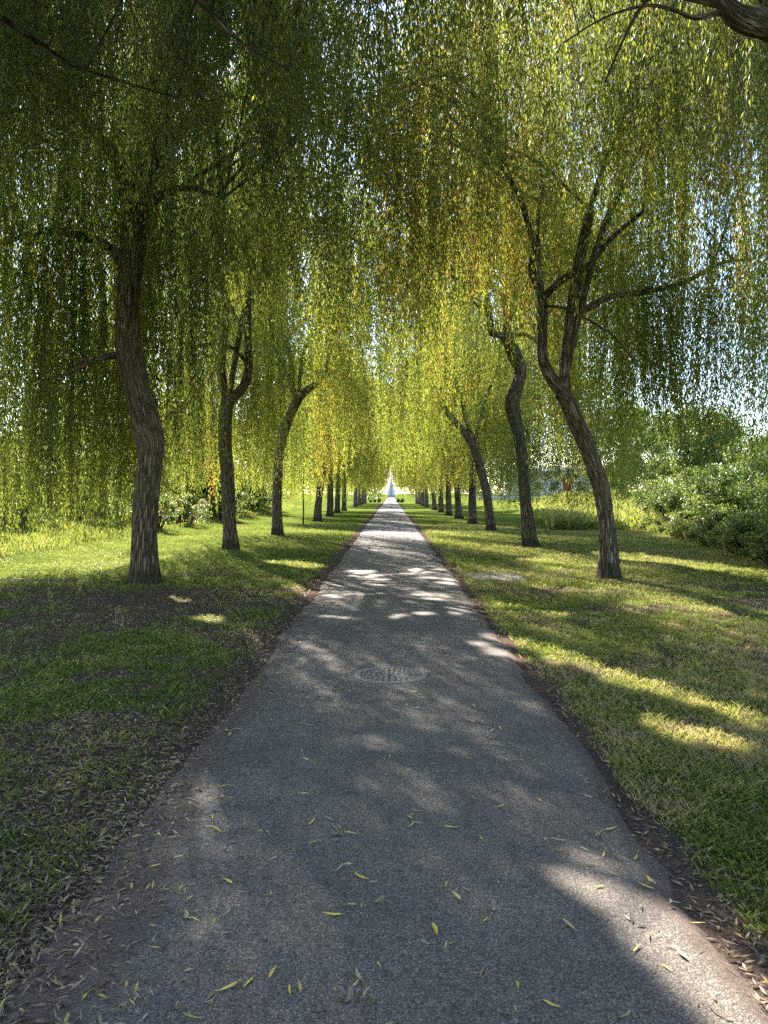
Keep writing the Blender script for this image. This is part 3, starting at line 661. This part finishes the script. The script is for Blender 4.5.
# ------------------------------------------------------------------ manhole cover, slabs
def disc_cover(loc):
    root = empty("manhole_cover", loc, "round worn manhole cover set flush in the middle of the path", "manhole cover")
    # rim ring
    vs, qs = [], []
    n = 40
    for k in range(n):
        a = 2 * math.pi * k / n
        for r, z in ((.325, -.01), (.325, .005), (.285, .006), (.28, .0)):
            vs.append((math.cos(a) * r * (1 + .01 * math.sin(a * 7)), math.sin(a) * r, z))
    for k in range(n):
        for m_ in range(3):
            a0, b0 = k * 4 + m_, ((k + 1) % n) * 4 + m_
            qs.append((a0, b0, b0 + 1, a0 + 1))
    obj("rim", mesh_np("rim", vs, qs), M["cover"], root)
    vs, qs = [(0, 0, .001)], []
    tr_ = []
    for k in range(n): 
        a = 2 * math.pi * k / n; vs.append((math.cos(a) * .283, math.sin(a) * .283, .001))
    for k in range(n): tr_.append((0, 1 + k, 1 + (k + 1) % n))
    obj("bed", mesh_np("bed", vs, None, tr_), M["cover_dark"], root)
    # raised radial blocks in three rings
    vs, qs = [], []
    for ring, (r0, r1, cnt) in enumerate(((.03, .075, 7), (.085, .13, 13), (.14, .18, 19), (.19, .23, 25), (.24, .275, 31))):
        for k in range(cnt):
            a0 = 2 * math.pi * (k + .14 + .5 * (ring % 2)) / cnt; a1 = 2 * math.pi * (k + .86 + .5 * (ring % 2)) / cnt
            h = .002 + .004 * rng.random(); base = len(vs)
            for z, ins in ((0, 0), (h, .008)):
                for rr, aa in ((r0 + ins, a0), (r1 - ins, a0), (r1 - ins, a1), (r0 + ins, a1)):
                    vs.append((math.cos(aa) * rr, math.sin(aa) * rr, z + .001))
            for f in ((4, 5, 6, 7), (0, 1, 5, 4), (1, 2, 6, 5), (2, 3, 7, 6), (3, 0, 4, 7)):
                qs.append([base + x for x in f])
    obj("plate", mesh_np("plate", vs, qs), M["cover"], root)
    return root
disc_cover((0.0, 7.1, path_z(0) + .004))

def slab(name, loc, sx, sy, rz, label, seed):
    rg = np.random.default_rng(seed)
    nx, ny = 22, 14
    X, Y = np.meshgrid(np.linspace(-1, 1, nx), np.linspace(-1, 1, ny), indexing='ij')
    rad = np.maximum(np.abs(X), np.abs(Y))
    ang = np.arctan2(Y, X)
    shrink = 1 - .16 * vnoise(np.cos(ang) * 2 + seed, np.sin(ang) * 2 + 3) * rad - .14 * np.minimum(np.abs(X), np.abs(Y)) ** 2
    Z = .022 + .05 * (fbm(X * 3.5 + seed, Y * 3.5, 4) - .5) - .10 * sstep(.82, 1.0, rad)
    V = np.stack([X * sx * shrink, Y * sy * shrink, Z], -1).reshape(-1, 3)
    i, j = np.meshgrid(np.arange(nx - 1), np.arange(ny - 1), indexing='ij')
    q = np.stack([i * ny + j, (i + 1) * ny + j, (i + 1) * ny + j + 1, i * ny + j + 1], -1).reshape(-1, 4)
    o = obj(name, mesh_np(name, V, q, smooth=True), M["slab"]); o.location = loc; o.rotation_euler = (0, 0, rz)
    return tag(o, label, "stone slab")
p = W(497, 577.5, 15.8); slab("stone_slab", (p[0], 15.8, 0), .62, .85, .1, "flat grey stone slab sunk in the grass right of the path", 3)

# ------------------------------------------------------------------ grass blades (stuff)
def grass_blades(n, rg, ymin=2.0, ymax=42.0):
    d = np.exp(rg.random(n) * math.log(ymax / ymin) + math.log(ymin))
    x = (rg.random(n) * 2 - 1) * (0.54 * d + 1.2)
    dm = dirt_mask(x, d)
    el, er = edge_l(d), edge_r(d)
    clump = fbm(x * 3.2, d * 3.2, 2)
    keep = ((x < el - .02) | (x > er + .02)) & (rg.random(n) > dm * 1.02) & (rg.random(n) < 0.25 + 1.25 * clump)
    x, d, clump = x[keep], d[keep], clump[keep]; n = len(x)
    z = ground_z(x, d) - .004
    h = (0.018 + 0.032 * rg.random(n)) * (0.7 + .7 * clump) * (1 + np.minimum(d, 30) * .012)
    w = 0.0026 * np.maximum(1, d / 5.0) ** .85 * (0.7 + .6 * rg.random(n))
    a = rg.random(n) * 6.283; le = h * (0.2 + 0.9 * rg.random(n)); la = rg.random(n) * 6.283
    P = np.stack([x, d, z], 1)
    S = np.stack([np.cos(a) * w * .5, np.sin(a) * w * .5, 0 * w], 1)
    mid = P + np.stack([np.cos(la) * le * .3, np.sin(la) * le * .3, h * .62], 1)
    tip = P + np.stack([np.cos(la) * le, np.sin(la) * le, h], 1)
    V = np.stack([P - S, P + S, mid + S * .7, tip], 1).reshape(-1, 3)
    q = np.arange(n * 4).reshape(-1, 4)
    dry = fbm(x * .55 + 70, d * .55 + 4)
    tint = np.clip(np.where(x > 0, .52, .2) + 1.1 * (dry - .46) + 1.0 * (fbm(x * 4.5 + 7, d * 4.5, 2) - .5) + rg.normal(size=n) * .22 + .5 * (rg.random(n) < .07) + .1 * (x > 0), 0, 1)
    return mesh_np("grass", V, q, attrs={"tint": tint})
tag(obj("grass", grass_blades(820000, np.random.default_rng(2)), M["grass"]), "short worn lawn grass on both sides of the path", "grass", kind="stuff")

# fallen leaves: litter on lawn and margins (stuff)
def litter(n, rg):
    d = np.exp(rg.random(n) * math.log(24 / 2.0) + math.log(2.0))
    x = (rg.random(n) * 2 - 1) * (0.54 * d + 1.0)
    dm = dirt_mask(x, d)
    onp = (x > edge_l(d)) & (x < edge_r(d))
    ed = np.minimum(x - edge_l(d), edge_r(d) - x)
    pr = np.where(onp, np.where(x < 0, .62, .25) * np.exp(-np.maximum(ed, 0) / np.where(x < 0, .24, .12)) + .012, 0.30 + .65 * dm) * np.where(x < 0, 1.0, np.where(dm > .5, .22, .45))
    k = rg.random(n) < pr
    x, d, onp = x[k], d[k], onp[k]; n = len(x)
    z = np.where(onp, 0.014 + 0.02 * (1 - np.minimum(1, np.abs(x) / PATH_HW) ** 2), ground_z(x, d) + .006 + .02 * rg.random(n) * (dirt_mask(x, d) < .4)) + .003
    a = rg.random(n) * 6.283; el = rg.normal(size=n) * .22
    D = np.stack([np.cos(a), np.sin(a), el], 1)
    S = np.stack([-np.sin(a), np.cos(a), rg.normal(size=n) * .35], 1)
    L = .028 + .045 * rg.random(n); Wd = .006 + .007 * rg.random(n)
    t = np.where(rg.random(n) < .82, 0.10 + .42 * rg.random(n), .5 + .4 * rg.random(n))
    return leaves_mesh("leaf_litter", np.stack([x, d, z], 1), D, S, L, Wd, t, .25, .05)
tag(obj("leaf_litter", litter(150000, np.random.default_rng(3)), M["litter"]), "brown and tan fallen willow leaves strewn over the lawn and path margins", "leaf litter", kind="stuff")

# countable fallen leaves on the path
def fallen_mesh(L, Wd, bend, fold, curl, tint):
    n = 7; vs, qs = [], []
    for k in range(n):
        t = k / (n - 1)
        w = Wd * (math.sin(math.pi * min(1, t * 1.02) ** .75) + .04) * .5
        x = (t - .5) * L; y = bend * L * (4 * (t - .5) ** 2 - 1) * .5
        z = .003 + curl * L * (2 * (t - .5)) ** 2
        vs += [(x, y - w, z + fold * w), (x, y, z), (x, y + w, z + fold * w)]
    for k in range(n - 1):
        for s in (0, 1):
            a = k * 3 + s
            qs.append((a, a + 3, a + 4, a + 1))
    return mesh_np("fallen_leaf", vs, qs, attrs={"tint": np.full(len(qs), tint)}, smooth=True)
KL = [("narrow yellow", [.70, .76, .80]), ("pale tan", [.55, .60, .64]), ("curled brown", [.36, .44, .52]), ("greenish yellow", [.86, .9, .94])]
leafmeshes = {}
for nm, ts in KL:
    lst = []
    for t in ts:
        if nm == "curled brown": lst.append(fallen_mesh(.056, .011, .25, .8, .16, t))
        elif nm == "pale tan": lst.append(fallen_mesh(.064, .0085, .14, .7, .08, t))
        elif nm == "narrow yellow": lst.append(fallen_mesh(.076, .0115, .08, .35, .05, t))
        else: lst.append(fallen_mesh(.07, .0115, .12, .3, .04, t))
    leafmeshes[nm] = lst
for me_l in [m_ for l in leafmeshes.values() for m_ in l]: me_l.materials.append(M["litter"])
lr = random.Random(19); spots_l = []
count = 0
while count < 285:
    d_ = math.exp(lr.random() * math.log(11.5 / 2.35) + math.log(2.35))
    x_ = lr.uniform(-1.2, 1.2)
    if count > 30 and lr.random() < .42:
        q0 = lr.choice(spots_l); d_ = q0[1] + lr.gauss(0, .10); x_ = q0[0] + lr.gauss(0, .09)
        if d_ < 2.3: continue
    if abs(x_) > .53 * d_ + .1: continue
    if not (float(edge_l(np.array([d_]))[0]) + .05 < x_ < float(edge_r(np.array([d_]))[0]) - .05): continue
    nm = lr.choices([k[0] for k in KL], (4, 5, 3, 1))[0]
    o = bpy.data.objects.new("fallen_leaf", lr.choice(leafmeshes[nm])); COL.objects.link(o)
    o.location = (x_, d_, path_z(x_) + .002)
    s_ = .5 + .85 * lr.random() ** 1.4
    o.scale = (s_, s_ * lr.uniform(.8, 1.2) * lr.choice((-1, 1)), s_)
    o.rotation_euler = (lr.gauss(0, .12), lr.gauss(0, .06), lr.uniform(0, 6.283))
    zone = "at the very front of the path" if d_ < 3.1 else "on the near stretch of the path" if d_ < 4.6 else "around the manhole cover" if d_ > 6.2 and d_ < 8 else "before the manhole cover" if d_ <= 6.2 else "beyond the manhole cover"
    sidew = "left of centre" if x_ < -.35 else "right of centre" if x_ > .35 else "along the middle"
    tag(o, f"{nm} willow leaf lying {zone}, {sidew}", "leaf", f"{nm} leaves {zone}, {sidew}")
    spots_l.append((x_, d_)); count += 1

# ------------------------------------------------------------------ shrubs and rough grass along both sides
def shrub_mesh(seed, w, dpt, h, n, ll=.075, lw=.045, base_t=.35):
    rg = np.random.default_rng(seed)
    nc = 46
    cz = rg.random(nc) ** .8
    a = rg.random(nc) * 6.283; rr = np.sqrt(rg.random(nc)) * np.sqrt(np.clip(1 - (cz * .92) ** 2.2, .05, 1))
    C = np.stack([np.cos(a) * rr * w, np.sin(a) * rr * dpt, .15 + cz * (h - .25)], 1)
    sz = .16 + .26 * rg.random(nc)
    sz *= h / 2.6
    k = rg.integers(0, nc, n)
    v = unit(rg.normal(size=(n, 3))) * (rg.random(n)[:, None] ** .45)
    P = C[k] + v * sz[k][:, None] * (1.25, 1.25, .9)
    P[:, 2] = np.maximum(P[:, 2], .05)
    D = unit(v + rg.normal(size=(n, 3)) * .6 + (0, 0, -.25))
    S = np.cross(D, unit(rg.normal(size=(n, 3)) + (0, 0, 1.2)))
    S = np.cross(D, np.cross(D, S)) if False else S
    ct = base_t + rg.normal(size=nc) * .13 + .25 * (rg.random(nc) < .1)
    t = np.clip(ct[k] + rg.normal(size=n) * .08, 0, 1)
    me = leaves_mesh("foliage", P, D, S, ll * (.6 + .8 * rg.random(n)), lw * (.6 + .8 * rg.random(n)), t, .15, -.08)
    tb = Tubes()
    for c in C[:26]:
        f = np.array((c[0] * .25, c[1] * .25, -.05))
        m_ = f + (c - f) * .55 + np.array((0, 0, .18))
        tb.add(catmull([(*f, .022), (*m_, .015), (*c, .007)], 3), 5)
    return me, tb.mesh("stem")
SK = [shrub_mesh(201, 1.7, 1.4, 2.9, 17000), shrub_mesh(202, 1.5, 1.3, 2.3, 15000, base_t=.45), shrub_mesh(203, 2.0, 1.5, 3.8, 22000, base_t=.28), shrub_mesh(204, 1.3, 1.0, 1.3, 9000, .06, .035, .6)]
for me_, st in SK: me_.materials.append(M["shrub"]); st.materials.append(M["bark"])
sr = random.Random(4)
def shrub(x, y, k, s, label, group, rz=None):
    z = float(ground_z(np.array([x]), np.array([y]))[0])
    root = empty("shrub", (x, y, z - .03), label, "shrub", group, sr.uniform(0, 6.28) if rz is None else rz)
    root.scale = (s, s, s * sr.uniform(.92, 1.08))
    obj("foliage", SK[k][0], None, root); obj("stem", SK[k][1], None, root)
GR, GL = "shrubs along the right edge of the lawn", "shrubs along the left edge of the lawn"
rs = [(9.9, 17.6, 2, 1.0), (10.6, 20.0, 0, 1.1), (11.3, 22.8, 2, .82), (11.6, 25.6, 0, 1.0), (12.0, 28.5, 1, 1.15), (12.2, 31.6, 0, .95), (12.4, 35.0, 1, 1.0), (12.9, 38.5, 1, .9), (9.0, 14.5, 0, 1.0), (13.2, 21.0, 2, 1.1), (14.2, 26.5, 2, 1.1), (15.0, 33.0, 2, 1.0), (8.9, 18.2, 3, .8), (9.5, 21.5, 3, .9), (10.2, 25.0, 3, .9), (10.8, 29.5, 3, .85)]
rl = ["large dark glossy shrub at the right edge of the picture", "tall glossy shrub left of the darkest shrub at the right edge", "leafy shrub under the sky gap on the right", "rounded sunlit shrub right of the nearest right trunk",
      "pale green shrub just right of the nearest right trunk", "bushy shrub behind the hanging shoots right of the near trunk", "small yellow-green shrub close beside the nearest right trunk", "low far shrub at the end of the right hedge",
      "shrub cut by the right edge nearest to the camera", "tall back shrub behind the right hedge by the picture edge", "tall back shrub behind the middle of the right hedge", "tall back shrub at the far end of the right hedge",
      "low pale weedy bush at the foot of the dark right shrub", "low weedy bush second along the right lawn edge", "low whitish bush third along the right lawn edge", "low whitish bush fourth along the right lawn edge"]
for (x, y, k, s), l in zip(rs, rl): shrub(x, y, k, s, l, GR)
ls = [(-13.2, 21.0, 0, 1.0), (-12.6, 24.5, 1, 1.15), (-13.0, 28.0, 0, 1.0), (-12.2, 31.5, 1, 1.1), (-12.6, 35.5, 0, 1.05), (-11.6, 39.5, 1, 1.1), (-12.0, 44.0, 0, 1.0), (-11.4, 49.0, 1, 1.1), (-11.4, 55.0, 0, 1.1), (-11.0, 62.0, 1, 1.1), (-11.2, 70.0, 0, 1.1), (-15.5, 26.0, 2, 1.0), (-15.0, 33.0, 2, 1.0), (-14.8, 41.0, 2, 1.0), (-14.4, 51.0, 2, 1.0), (-9.8, 33.0, 3, 1.15), (-9.9, 38.0, 3, 1.2), (-9.6, 45.0, 3, 1.2)]
lw_ = ["shadowy", "pale leaved", "dark rounded", "sunlit bramble-like", "dense dark", "light green", "rounded", "pale", "dense", "loose", "rounded far"]
for n_, ((x, y, k, s)) in enumerate(ls):
    if n_ < 11: l = f"{lw_[n_]} shrub, {['first','second','third','fourth','fifth','sixth','seventh','eighth','ninth','tenth','eleventh'][n_]} from the left picture edge in the left hedge"
    elif n_ < 15: l = f"tall back shrub behind the left hedge, {['first','second','third','fourth'][n_-11]} from the left picture edge"
    else: l = f"low sunlit bush on the grass before the left hedge, {['nearest','middle','farthest'][n_-15]} of three"
    shrub(x, y, k, s, l, GL)

def bg_tree(x, y, h, s, seed, label, group):
    rg = np.random.default_rng(seed)
    z = float(ground_z(np.array([x]), np.array([y]))[0])
    root = empty("broadleaf_tree", (x, y, z - .05), label, "tree", group, rg.random() * 6.28)
    t = Tubes().add(catmull([(0, 0, 0, .2), (.1, 0, h * .3, .16), (.0, .1, h * .6, .10), (.1, 0, h * .9, .03)], 4), 10, wob=.06, flare=.3)
    for k in range(9):
        a = rg.random() * 6.28; z0 = h * (.25 + .4 * rg.random()); rr = s * (.5 + .5 * rg.random())
        t.add(catmull([(0, 0, z0, .07), (math.cos(a) * rr * .5, math.sin(a) * rr * .5, z0 + h * .14, .045), (math.cos(a) * rr, math.sin(a) * rr, z0 + h * .2, .015)], 3), 6)
    obj("trunk", t.mesh("trunk"), M["bark"], root)
    nc = 80; cz = .18 + .82 * rg.random(nc); a = rg.random(nc) * 6.28
    rr = np.sqrt(rg.random(nc)) * s * np.sqrt(np.clip(1 - ((cz - .55) / .52) ** 2, .03, 1))
    C = np.stack([np.cos(a) * rr, np.sin(a) * rr, cz * h], 1); sz = .35 + .5 * rg.random(nc)
    n = 24000; k = rg.integers(0, nc, n); v = unit(rg.normal(size=(n, 3))) * rg.random(n)[:, None] ** .45
    P = C[k] + v * sz[k][:, None] * (1.2, 1.2, .85)
    D = unit(v + rg.normal(size=(n, 3)) * .6 + (0, 0, -.3)); S = np.cross(D, rg.normal(size=(n, 3)))
    ct = .4 + rg.normal(size=nc) * .12
    obj("crown", leaves_mesh("crown", P, D, S, .14 * (.6 + .8 * rg.random(n)), .08 * (.6 + .8 * rg.random(n)), np.clip(ct[k] + rg.normal(size=n) * .08, 0, 1), .15, -.05), M["shrub"], root)
for k_, (x, y, h, s_, l) in enumerate([(-19, 33, 7.5, 3.0, "broad tree behind the left hedge, half hidden by hanging shoots at the left edge"), (-17.5, 43, 6.5, 2.8, "broad tree behind the left hedge, seen between the first two left trunks"),
        (-17, 55, 7.0, 3.0, "broad tree behind the left hedge, seen beside the second left trunk"), (-12.9, 50, 7.0, 2.6, "broad tree in the left hedge filling the gap between the second and third left trunks"), (18.5, 64, 7.5, 3.2, "far broad tree right of the pale building"), (23.5, 72, 8.0, 3.2, "far broad tree behind the right hedge, right of the pale building"), (-14.6, 59, 9.0, 3.2, "tall broad tree behind the left hedge, just right of the second left trunk"), (-11.9, 66, 7.5, 2.8, "loose broad tree in the far left hedge between the second and third left trunks"), (-17, 70, 7.0, 3.0, "far broad tree behind the left hedge near the third left trunk"),
        (13.6, 17.6, 6.0, 2.4, "broad tree rising over the dark shrub at the right edge"), (15.5, 40, 5.6, 2.4, "small broad tree behind the nearest right trunk at the end of the right hedge")]):
    bg_tree(x, y, h, s_, 400 + k_, l, "broadleaf trees behind the hedges")

# rough tall grass (stuff) along lawn edges and over the right-hand field
def tall_grass(n, rg):
    parts = []
    nl = int(n * .38); y = 16 + rg.random(nl) ** 1.5 * 70; x = -9.3 - 2.6 * rg.random(nl) ** .8 - (y > 40) * 0; parts.append((x, y, .2))
    nr = int(n * .22); y = 14 + rg.random(nr) ** 1.3 * 30; x = 7.4 + (y - 14) * .14 + .9 + 1.7 * rg.random(nr); parts.append((x, y, .38))
    nf = n - nl - nr; y = 36 + rg.random(nf) * 42; x = y * (.125 + .22 * rg.random(nf)) + 2.6; parts.append((x, y, .62))
    Vs, ts = [], []
    for x, y, hh in parts:
        m_ = len(x)
        z = ground_z(x, y) - .02
        cl = fbm(x * 1.1, y * 1.1, 2)
        h = hh * (.45 + .75 * rg.random(m_)) * (.5 + cl); w = .010 * np.maximum(1, y / 20) * (.6 + .8 * rg.random(m_))
        a = rg.random(m_) * 6.283; la = rg.random(m_) * 6.283; le = h * (.1 + .5 * rg.random(m_))
        P = np.stack([x, y, z], 1); S = np.stack([np.cos(a) * w * .5, np.sin(a) * w * .5, 0 * w], 1)
        mid = P + np.stack([np.cos(la) * le * .3, np.sin(la) * le * .3, h * .6], 1); tip = P + np.stack([np.cos(la) * le, np.sin(la) * le, h], 1)
        Vs.append(np.stack([P - S, P + S, mid + S * .7, tip], 1).reshape(-1, 3))
        ts.append(np.clip((.55 if hh > .5 else .42) + .5 * (cl - .5) + rg.normal(size=m_) * .16, 0, 1))
    V = np.vstack(Vs)
    return mesh_np("tall_grass", V, np.arange(len(V)).reshape(-1, 4), attrs={"tint": np.concatenate(ts)})
tag(obj("tall_grass", tall_grass(90000, np.random.default_rng(8)), M["grass"]), "rough tall grass and weeds along the lawn edges and field", "tall grass", kind="stuff")

# ------------------------------------------------------------------ far background
def box_np(cx, cy, cz, sx, sy, sz):
    v = [(cx + a * sx / 2, cy + b_ * sy / 2, cz + c * sz / 2) for c in (-1, 1) for a, b_ in ((-1, -1), (1, -1), (1, 1), (-1, 1))]
    f = [(0, 3, 2, 1), (4, 5, 6, 7), (0, 1, 5, 4), (1, 2, 6, 5), (2, 3, 7, 6), (3, 0, 4, 7)]
    return v, f
def boxobj(name, mat, parent, *bs):
    vs, fs = [], []
    for bb in bs:
        v, f = box_np(*bb); o_ = len(vs); vs += v; fs += [[o_ + q_ for q_ in ff] for ff in f]
    return obj(name, mesh_np(name, vs, fs), mat, parent)
# white building beyond the field on the right
zb_ = 1.1
root = empty("white_building", (19.0, 92.0, zb_), "low white building beyond the field, seen between the right trunks", "building")
boxobj("wall", M["white"], root, (0, 0, 1.3, 11, 7, 2.6))
vs = [(-5.8, -4, 2.6), (5.8, -4, 2.6), (5.8, 4, 2.6), (-5.8, 4, 2.6), (-5.8, 0, 3.5), (5.8, 0, 3.5)]
obj("roof", mesh_np("roof", vs, [(0, 1, 5, 4), (2, 3, 4, 5), (0, 3, 2, 1)], [(0, 4, 3), (1, 2, 5)]), M["roof"], root)
for wx in (-4.3, -2.6, -.9, 2.2, 3.9):
    wf = boxobj("window", M["white"], root, (wx, -3.53, 1.4, 1.1, .1, 1.0))
    boxobj("pane", M["pane"], wf, (wx, -3.6, 1.4, .9, .06, .8))
dr_ = boxobj("door", M["red"], root, (.55, -3.55, 1.25, .95, .12, 2.2))
dr_["label"] = "red door in the white wall"
# low wall in front of it
root = empty("low_wall", (19.0, 82, 0.95), "low pale wall along the top of the grassy field", "wall")
boxobj("wall_face", M["white"], root, (0, 0, .25, 20, .25, .5)); boxobj("coping", M["slab"], root, (0, 0, .53, 20.1, .34, .06))

# objects at the far end of the path
o = Tubes().add([(0, 0, -.05, .05), (0, 0, .7, .05), (0, 0, 1.38, .048), (0, 0, 1.42, .02)], 10).mesh("post")
o = obj("post", o, M["post"]); o.location = (W(388.5, 500, 140)[0], 140, 0.02); tag(o, "slim dark post standing in the middle of the path's far end", "post")
BM = shrub_mesh(301, .5, .5, 1.0, 2500, .09, .06, .2); BM[0].materials.append(M["shrub"]); BM[1].materials.append(M["bark"])
for px, s, l in ((398, .8, "small dark bush right of the path at its far end"), (402, .85, "second small dark bush further right at the path's far end"), (379, .85, "dark rounded bush left of the path at its far end"), (374.5, .7, "low dark bush beside the left row's far end"), (370.5, .65, "low dark bush leftmost at the path's far end")):
    dd = 145
    root = empty("bush", (W(px, 500, dd)[0], dd, -.02), l, "bush", "small bushes at the far end of the path"); root.scale = (s,) * 3
    obj("foliage", BM[0], None, root); obj("stem", BM[1], None, root)

# pale stepped tower closing the vista, distance haze painted into its colour
M["hazed_stone"] = rough_mat("haze_tinted_stone", (0.36, 0.41, 0.50), (0.46, 0.51, 0.60), .6, 0.9, 0.0)
dd = 330
root = empty("tower", (W(391.4, 490, dd)[0], dd, 0), "distant pale blue-grey stepped tower closing the view at the path's end", "tower")
boxobj("base", M["hazed_stone"], root, (0, 0, 1.6, 3.0, 3.0, 3.2)); boxobj("shaft", M["hazed_stone"], root, (-.1, 0, 4.4, 1.9, 1.9, 2.4))
sp = [(-.8, -.8, 5.6), (.6, -.8, 5.6), (.6, .8, 5.6), (-.8, .8, 5.6), (-.1, 0, 8.2)]
obj("spire", mesh_np("spire", sp, [(3, 2, 1, 0)], [(0, 1, 4), (1, 2, 4), (2, 3, 4), (3, 0, 4)]), M["hazed_stone"], root)
for wz in (1.2, 2.3, 4.4): boxobj("window", M["pane"], root, (-.1, -1.515 if wz < 3 else -.965, wz, .4, .03, .6))

# far-off wood on the horizon (stuff)
def far_wood(rg, n):
    k = 420
    th = (rg.random(k) * 2 - 1) * .72
    dd = 172 + 60 * rg.random(k)
    gap = np.abs(np.tan(th)) > .017
    th, dd = th[gap], dd[gap]; k = len(th)
    C = np.stack([np.tan(th) * dd, dd, 2.0 + 4 * rg.random(k)], 1); sz = 2.2 + 2.4 * rg.random(k)
    i = rg.integers(0, k, n); v = unit(rg.normal(size=(n, 3))) * rg.random(n)[:, None] ** .4
    P = C[i] + v * sz[i][:, None]; P[:, 2] = np.abs(P[:, 2])
    D = unit(v + rg.normal(size=(n, 3))); S = np.cross(D, rg.normal(size=(n, 3)))
    return leaves_mesh("far_wood", P, D, S, np.full(n, .7), np.full(n, .45), np.clip(.3 + .15 * rg.normal(size=n), 0, 1))
tag(obj("far_wood", far_wood(np.random.default_rng(12), 60000), M["shrub"]), "far-off wood along the horizon", "wood", kind="stuff")

# ------------------------------------------------------------------ light, sky, camera
w = bpy.data.worlds.new("World"); scene.world = w; w.use_nodes = True
nt = w.node_tree; nt.nodes.clear()
sky = nt.nodes.new("ShaderNodeTexSky"); sky.sky_type = 'NISHITA'; sky.sun_disc = False
sky.sun_elevation = R(SUN_EL); sky.sun_rotation = R(SUN_AZ)
sky.air_density = 1.0; sky.dust_density = 0.25; sky.ozone_density = 1.0
bg = nt.nodes.new("ShaderNodeBackground"); bg.inputs[1].default_value = 0.115
wo = nt.nodes.new("ShaderNodeOutputWorld")
nt.links.new(sky.outputs[0], bg.inputs[0]); nt.links.new(bg.outputs[0], wo.inputs[0])

sd = bpy.data.lights.new("sun", 'SUN'); sd.energy = 5.0; sd.angle = R(0.53); sd.color = (1.0, 0.95, 0.86)
so = bpy.data.objects.new("sun", sd); COL.objects.link(so)
az, e = R(SUN_AZ), R(SUN_EL)
dirv = Vector((math.sin(az) * math.cos(e), math.cos(az) * math.cos(e), math.sin(e)))
so.rotation_euler = dirv.to_track_quat('Z', 'Y').to_euler(); so.location = (0, 0, 30)

cd = bpy.data.cameras.new("camera"); cd.sensor_fit = 'VERTICAL'; cd.sensor_height = 36; cd.lens = F / 1024 * 36
cd.clip_start = 0.05; cd.clip_end = 4000
co = bpy.data.objects.new("camera", cd); COL.objects.link(co)
co.location = (0, 0, EYE)
co.rotation_euler = (R(90) - math.atan((512 - HY) / F), 0, math.atan((HX - 384) / F))
scene.camera = co

vs_ = scene.view_settings
vs_.view_transform = 'Standard'; vs_.look = 'None'; vs_.exposure = 2.33; vs_.gamma = 1.0; vs_.use_curve_mapping = False
c = scene.cycles
c.max_bounces = 7; c.diffuse_bounces = 4; c.glossy_bounces = 2; c.transmission_bounces = 6; c.transparent_max_bounces = 4
c.use_denoising = False; c.use_adaptive_sampling = True; c.adaptive_threshold = 0.015; c.caustics_reflective = False; c.caustics_refractive = False
c.sample_clamp_indirect = 6.0
scene.render.use_persistent_data = False
print("CROWNS", CROWN_STATS, "total", sum(x[1] for x in CROWN_STATS))
